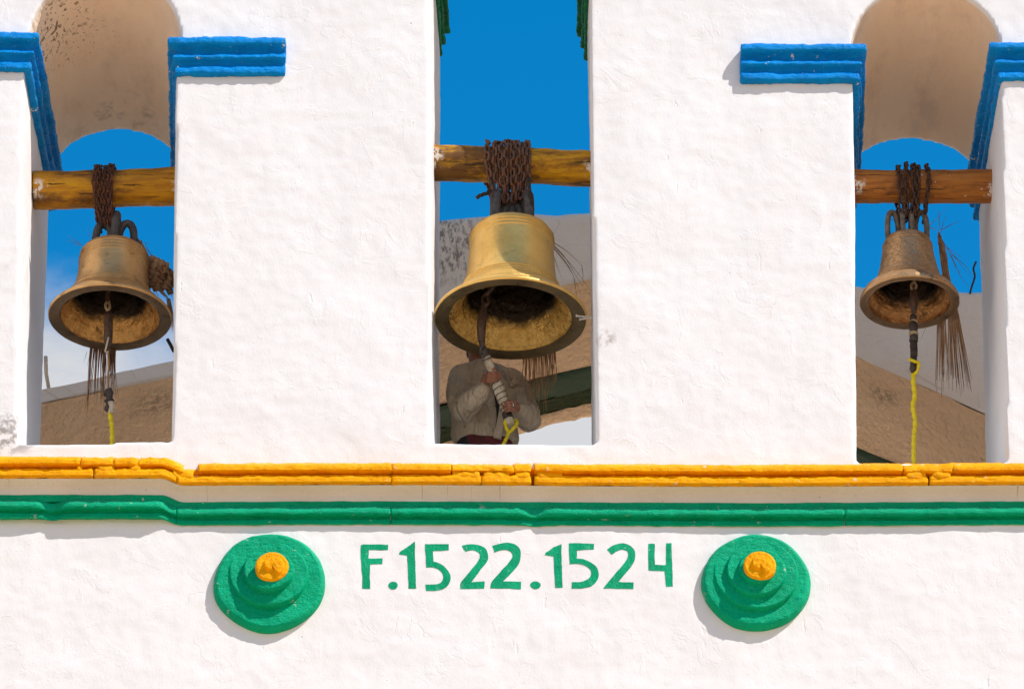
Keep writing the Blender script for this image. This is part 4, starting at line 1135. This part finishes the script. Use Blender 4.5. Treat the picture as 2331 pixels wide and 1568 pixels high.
# middle
PC = empty('palm_fringe', W(1225, 800, 1.25), 'dried palm strands hanging behind the right of the middle bell mouth', 'palm', 'dried palm tied to the bells')
for k in range(38):
    x = 1190 + 75 * (k + rnd(0, 1)) / 38; L = rnd(.5, 1.0) * (145 if 1200 < x < 1248 else 95)
    sp = (x - 1222) / 40
    strand([W(x - 3, 770, 1.28), W(x, 812, 1.28 + rnd(-.03, .03)), W(x + sp * 2 + rnd(-3, 3), 812 + L * .5, 1.24), W(x + sp * 4 + rnd(-7, 7), 812 + L, 1.20)], 0.0105, M['palm'], PC)
PCs = empty('palm_whiskers', W(1258, 545, .8), 'bent palm stalks splaying out right of the middle bell', 'palm', 'dried palm tied to the bells')
for p in ([(1250, 548), (1285, 585), (1318, 640), (1332, 658)], [(1250, 546), (1290, 572), (1325, 604)], [(1324, 602), (1327, 625), (1327, 650)], [(1250, 552), (1290, 600), (1310, 640), (1322, 672)], [(1252, 556), (1295, 610), (1316, 655)],
          [(1258, 575), (1268, 605), (1278, 632)], [(1306, 635), (1310, 655), (1313, 680)], [(1250, 550), (1300, 603), (1345, 662)]):
    strand([W(x, y, .95) for x, y in p], 0.006, M['palm_dark'], PCs)
# right
PR = empty('palm_bundle', W(2140, 520, .95), 'long dried palm bundle hanging along the right side of the smallest bell', 'palm', 'dried palm tied to the bells')
for k in range(60):
    a = (k + rnd(0, 1)) / 60
    x0 = 2137 + rnd(-3, 5); g2 = a > 0.34
    x1 = (2158 + (a - .34) * 38) if g2 else (2134 + a * 55)
    L = rnd(.72, 1.0)
    xe = x1 + ((a - .34) * 46 - 2 + rnd(-4, 5) if g2 else rnd(-8, 10))
    ye = 690 + L * ((230 - 26 * a) if a > .2 else 215)
    strand([W(x0, 545 + rnd(-10, 10), .92), W(2148 + a * 8, 610, 1.0), W((x1 + 2152) / 2 + 2, 670, 1.06), W(x1, 720, 1.08), W((x1 + xe) / 2, (720 + ye) / 2, 1.06), W(xe, ye, 1.02)], 0.015, M['palm'] if k % 3 else M['palm_dark'], PR)
for q in range(7):
    a = q / 6
    strand([W(2137 + a * 3, 530 + a * 12, .92), W(2140 + a * 9, 570, .95), W(2145 + a * 12, 615, 1.0), W(2152 + a * 14, 665, 1.05), W(2160 + a * 14, 720, 1.08)], 0.024, M['palm_dark'] if q % 2 else M['palm'], PR)
for p in ([(2137, 480), (2139, 520), (2142, 560), (2141, 600)], [(2110, 520), (2125, 505), (2138, 492), (2160, 470)], [(2112, 517), (2128, 522), (2140, 536)], [(2141, 548), (2150, 560), (2163, 580), (2168, 590)],
          [(2142, 545), (2156, 563), (2172, 575), (2192, 588)], [(2141, 540), (2160, 570), (2185, 600), (2218, 640)], [(2163, 575), (2180, 590), (2202, 610), (2216, 634)], [(2160, 575), (2175, 605), (2195, 640), (2213, 660)],
          [(2142, 530), (2148, 505), (2158, 490)], [(2143, 524), (2165, 512), (2190, 502)], [(2165, 580), (2172, 600), (2178, 620)], [(2166, 585), (2178, 610), (2186, 632)], [(2155, 575), (2157, 595), (2159, 620)], [(2028, 500), (2040, 502), (2055, 507)], [(2124, 700), (2112, 735), (2095, 775)]):
    strand([W(x, y, .93) for x, y in p], 0.0055, M['palm'] if p[0][1] < 522 else M['palm_dark'], PR)

# ------------------------------------------------------------------ odd small things
cb = mesh('cable', *tube(spline([W(2222, 596, 3.0), W(2216, 612, 3.0), W(2219, 630, 3.0), W(2213, 650, 3.0), W(2208, 668, 3.0)], 6), 0.008, 6), M['wire']); tag(cb, 'black cable rising from the rear parapet beside the right jamb', 'cable')
st = mesh('stick', *tube([W(381, 772, 1.35), W(387, 783, 1.35), W(396, 800, 1.4)], 0.012, 6), M['dark_rope']); tag(st, 'dark stick poking out right of the left bell', 'stick')
pp = mesh('pipe_stub', *tube([W(104, 812, 3.1), W(105, 850, 3.1), W(111, 884, 3.1)], 0.015, 6), M['stucco']); tag(pp, 'grey pipe stub on the rear parapet beside the left jamb', 'pipe')
for i, (a, b, lb) in enumerate((((1312, 719), (1357, 724), 'upper pale nail stuck in the jamb beside the middle bell'), ((1320, 727), (1357, 722), 'lower pale nail stuck in the jamb beside the middle bell'))):
    p, q = W(*a, .16), W(*b, .22)
    nl = mesh('nail', *tube([p, p.lerp(q, .05), p.lerp(q, .12), p.lerp(q, .6), q], lambda t: 0.011 if t < .2 else 0.0055, 8), M['bone']); tag(nl, lb, 'nail', 'pale nails in the jamb')

# ------------------------------------------------------------------ the bell ringer
PY = 1.42
PE = empty('person', Vector((W(1105, 900, PY).x, PY, ZS)), 'person in a khaki jacket gripping the wrapped clapper handle, head behind the middle bell', 'person')
floor = ZS
# body (skin): head, neck, hands
hc = W(1086, 786, 1.43)
b_ = Acc()
b_.add(ellipsoid(hc + Vector((0, 0.01, 0.02)), (0.076, 0.095, 0.108))); b_.add(ellipsoid(hc + Vector((0, -0.03, -0.055)), (0.060, 0.065, 0.065)))
b_.add(ellipsoid(hc + Vector((0, -0.075, -0.098)), (0.028, 0.024, 0.022)))       # chin
b_.add(capsule(hc + Vector((0, -0.088, 0.02)), hc + Vector((0, -0.105, -0.025)), 0.010, 0.016))   # nose
for s in (-1, 1): b_.add(ellipsoid(hc + Vector((s * 0.078, 0.01, -0.01)), (0.010, 0.020, 0.032)))
b_.add(ellipsoid(hc + Vector((0, -0.088, -0.052)), (0.026, 0.012, 0.008))); b_.add(ellipsoid(hc + Vector((0, -0.086, -0.064)), (0.024, 0.012, 0.008)))
b_.add(ellipsoid(hc + Vector((0, -0.082, 0.040)), (0.055, 0.016, 0.010)))
nk = W(1094, 836, 1.43)
b_.add(capsule(hc + Vector((0, 0.015, -0.06)), nk + Vector((0, 0, -0.05)), 0.060, 0.068))
# torso core and limbs under the clothes keep it one body
chest = W(1106, 905, PY); hip = W(1106, 985, PY)
b_.add(capsule(nk, chest, 0.07, 0.12)); b_.add(capsule(chest, hip, 0.12, 0.12))
shL, shR = W(1054, 857, 1.42), W(1168, 868, 1.42)
elL, elR = W(1054, 934, 1.20), W(1203, 952, 1.26)
wrL, wrR = W(1098, 886, 1.03), W(1176, 931, 1.10)
for a, b2, c2 in ((shL, elL, wrL), (shR, elR, wrR)):
    b_.add(capsule(nk + Vector((0, 0, -.08)), a, 0.05, 0.05)); b_.add(capsule(a, b2, 0.048, 0.040)); b_.add(capsule(b2, c2, 0.040, 0.027))
body = b_.build('body', M['skin'], PE); remesh(body, 0.008, 3)
# hands, finger by finger, grown into the wrists
def hand(wr, palm_c, palm_r, fingers, thumb, name_mat):
    h = Acc()
    h.add(capsule(wr, palm_c, 0.028, 0.033)); h.add(ellipsoid(palm_c, palm_r))
    for f_ in fingers + [thumb]:
        rr = [0.0100, 0.0098, 0.0090, 0.0080, 0.0072]
        chain_caps(h, f_, rr[:len(f_)])
    o = h.build('hand', M['skin'], body); remesh(o, 0.0032, 2); return o
hy = lambda py: min(HP, key=lambda p: abs(p.z - W(1120, py, .93).z))
def wl(px, py, Y): return W(px, py, Y)
fl = []
for i in range(4):
    y0 = 852 + i * 6.4; yy = .925 + i * .008
    L = (0, 3, 2, -3)[i]
    fl.append([wl(1104, y0 + 1, .99), wl(1112, y0 - 2, yy - .03), wl(1124 + L * .5, y0 - 4, yy - .058), wl(1137 + L, y0 - 4 + i * .5, yy - .030), wl(1139 + L, y0 - 3, yy + .01)])
hL = hand(wrL, wl(1107, 864, 1.0), (0.030, 0.036, 0.046), fl, [wl(1104, 856, .985), wl(1110, 848, .93), wl(1118, 842, .885), wl(1127, 838.5, .87)], 'L')
fr2 = []
for i in range(4):
    y0 = 914 + i * 6.6; yy = .98
    L = (2, 0, 0, 4)[i]
    fr2.append([wl(1174, y0 + 3, 1.05), wl(1170, y0 + 1, yy - .03), wl(1160, y0, yy - .056), wl(1150 + L, y0 + 2, yy - .045), wl(1146 + L, y0 + 3, yy - .01)])
hR = hand(wrR, wl(1173, 926, 1.05), (0.028, 0.036, 0.044), fr2, [wl(1168, 918, 1.03), wl(1158, 912, 1.02), wl(1147, 915, .985), wl(1142, 922, .955)], 'R')
vs, fs = [], []
rp = wl(1165.5, 921.5, .935); ax_ = (wl(1160, 920.6, .924) - wl(1170, 921.6, .95)).normalized()
u_ = ax_.orthogonal().normalized(); w2 = ax_.cross(u_)
mesh('finger_ring', *tube([rp + u_ * (.0118 * math.cos(2 * math.pi * k / 16)) + w2 * (.0118 * math.sin(2 * math.pi * k / 16)) for k in range(17)], 0.0034, 6, cap=False), M['silver'], body)
# eyes and hair
for s in (-1, 1): mesh('eye', *ellipsoid(hc + Vector((s * 0.032, -0.080, 0.018)), (0.013, 0.010, 0.009)), M['eye'], body)
h_ = Acc(); h_.add(ellipsoid(hc + Vector((0, 0.025, 0.045)), (0.085, 0.098, 0.095))); h_.add(ellipsoid(hc + Vector((0, 0.055, -0.01)), (0.080, 0.06, 0.075)))
hr = h_.build('hair', M['hair'], PE); remesh(hr, 0.01, 2); displace(hr, ((30, .008),))
# jacket
j = Acc()
def ring_loft(rings, n=36):
    vs = []; fs = []
    for (c, rx, ry) in rings:
        for k in range(n):
            a = 2 * math.pi * k / n; ca, sa = math.cos(a), math.sin(a)
            vs.append(Vector(c) + Vector((rx * math.copysign(abs(ca) ** .85, ca), ry * math.copysign(abs(sa) ** .85, sa), 0)))
    m = len(rings)
    for i in range(m - 1):
        for k in range(n):
            k2 = (k + 1) % n; fs.append((i * n + k, i * n + k2, (i + 1) * n + k2, (i + 1) * n + k))
    fs.append(tuple(range(n - 1, -1, -1))); fs.append(tuple(range((m - 1) * n, m * n)))
    return vs, fs
j.add(ring_loft([(W(1106, 1012, PY), .205, .135), (W(1106, 1003, PY), .212, .142), (W(1105, 990, PY), .218, .155), (W(1104, 960, PY), .222, .165), (W(1106, 920, PY), .220, .165), (W(1108, 885, PY), .212, .155),
                 (W(1108, 860, PY), .195, .135), (W(1104, 845, PY), .150, .110), (W(1098, 836, PY + .01), .085, .085)]))
chain_caps(j, [W(1096, 846, 1.43), shL, W(1046, 896, 1.33), elL, W(1076, 912, 1.10), W(1097, 888, 1.035)], [.085, .093, .095, .088, .078, .056])
chain_caps(j, [W(1098, 848, 1.43), shR, W(1188, 905, 1.36), elR, W(1188, 942, 1.16), W(1180, 934, 1.115)], [.075, .085, .085, .088, .062, .046])
jk = j.build('jacket', M['jacket'], PE); remesh(jk, 0.010, 3)
displace(jk, ((5, .012), (11, .010), (24, .004)))
# open front: dark lining strip, zip edge, collars, shirt tail
def strip(name, pts, wd, mat, parent, th=0.012):
    P = spline([W(*p) for p in pts], 6); fr_ = frames(P); vs = []; fs = []
    for i, p in enumerate(P):
        w_ = wd(i / (len(P) - 1)) if callable(wd) else wd
        t = fr_[i][0]; s_ = t.cross(Vector((0, -1, 0))).normalized()
        for q in ((-1, 0), (1, 0), (1, 1), (-1, 1)): vs.append(p + s_ * (q[0] * w_) + Vector((0, q[1] * th, 0)))
    for i in range(len(P) - 1):
        for k in range(4):
            k2 = (k + 1) % 4; fs.append((i * 4 + k, i * 4 + k2, i * 4 + 4 + k2, i * 4 + 4 + k))
    fs += [(0, 1, 2, 3), tuple(range(len(vs) - 4, len(vs)))]
    return mesh(name, vs, fs, mat, parent, False)
JY = PY - .168
strip('jacket_opening', [(1124, 862, JY + .02), (1131, 890, JY), (1135, 920, JY - .005), (1136, 945, JY - .004), (1132, 968, JY - .003), (1127, 990, JY + .01)], lambda t: .020 * (1 - t) ** .6 + .004, M['lining'], jk, 0.03)
strip('jacket_flap', [(1140, 880, JY - .004), (1143, 905, JY - .012), (1143, 935, JY - .014), (1139, 960, JY - .012), (1132, 995, JY + .0)], lambda t: .016 + .010 * t, M['jacket'], jk, 0.02)
def collar(name, pts, parent, mat):
    vs = [W(*p) for p in pts]; n = len(vs); c = sum(vs, Vector()) / n
    V = vs + [v + Vector((0, 0.014, 0)) for v in vs]
    fs = [tuple(range(n)), tuple(range(2 * n - 1, n - 1, -1))] + [(i, (i + 1) % n, n + (i + 1) % n, n + i) for i in range(n)]
    return mesh(name, V, fs, mat, parent, False)
shirt = strip('shirt_front', [(1094, 842, 1.335), (1108, 852, 1.30), (1120, 866, 1.285)], .05, M['shirt'], PE, 0.03)
collar('shirt_collar', [(1075.5, 821, 1.345), (1082, 827, 1.325), (1093, 832, 1.30), (1107, 835, 1.285), (1107, 849, 1.270), (1100, 846, 1.272), (1088, 838, 1.29), (1077, 830, 1.325)], PE, M['shirt'])
collar('shirt_collar', [(1128, 828, 1.30), (1139, 835, 1.29), (1149, 847, 1.285), (1157, 862, 1.28), (1156, 866, 1.275), (1148, 858, 1.27), (1140, 851, 1.27), (1131, 842, 1.27)], PE, M['shirt'])
collar('jacket_collar', [(1152, 846, 1.32), (1166, 850, 1.30), (1177, 860, 1.28), (1181, 872, 1.265), (1172, 874, 1.255), (1162, 878, 1.25), (1158, 870, 1.255), (1168, 864, 1.265)], jk, M['jacket'])
collar('jacket_collar', [(1068, 826, 1.36), (1076, 829, 1.33), (1086, 838, 1.305), (1094, 850, 1.285), (1094, 862, 1.27), (1086, 852, 1.275), (1074, 842, 1.30)], jk, M['jacket'])
# cuffs
def cuff(p, q, r, parent):
    d = (q - p).normalized(); u = d.orthogonal().normalized(); w_ = d.cross(u)
    pts = [p + u * (r * math.cos(2 * math.pi * k / 24)) + w_ * (r * math.sin(2 * math.pi * k / 24)) for k in range(25)]
    o = mesh('cuff', *tube(pts, 0.013, 8, cap=False), M['jacket'], parent); displace(o, ((25, .006),))
cuff(W(1096, 889, 1.04), wrL, 0.044, jk); cuff(W(1181, 934, 1.12), wrR, 0.038, jk)
# shirt tail, trousers, shoes
t_ = Acc(); t_.add(ring_loft([(hip + Vector((0, 0, -.16)), .175, .125), (hip + Vector((0, 0, -.02)), .18, .13), (hip + Vector((0, 0, .05)), .17, .12)])); mesh('shirt_tail', t_.v, t_.f, M['maroon'], PE)
tz = Acc()
hz = Vector((W(1100, 1000, PY).x, PY, floor + 0.86))
tz.add(ring_loft([(hz + Vector((0, 0, -.12)), .17, .12), (hz, .168, .12), (hz + Vector((0, 0, .06)), .16, .115)]))
for s in (-1, 1):
    chain_caps(tz, [hz + Vector((s * .085, 0, -.03)), Vector((hz.x + s * .10, PY - .03, floor + .47)), Vector((hz.x + s * .11, PY + .02, floor + .09))], [.095, .068, .055])
trs = tz.build('trousers', M['trousers'], PE); remesh(trs, .012, 2)
for s in (-1, 1):
    sh = Acc(); sh.add(capsule((hz.x + s * .11, PY + .03, floor + .045), (hz.x + s * .125, PY - .13, floor + .035), .045, .036)); sh.build('shoe', M['shoe'], PE)
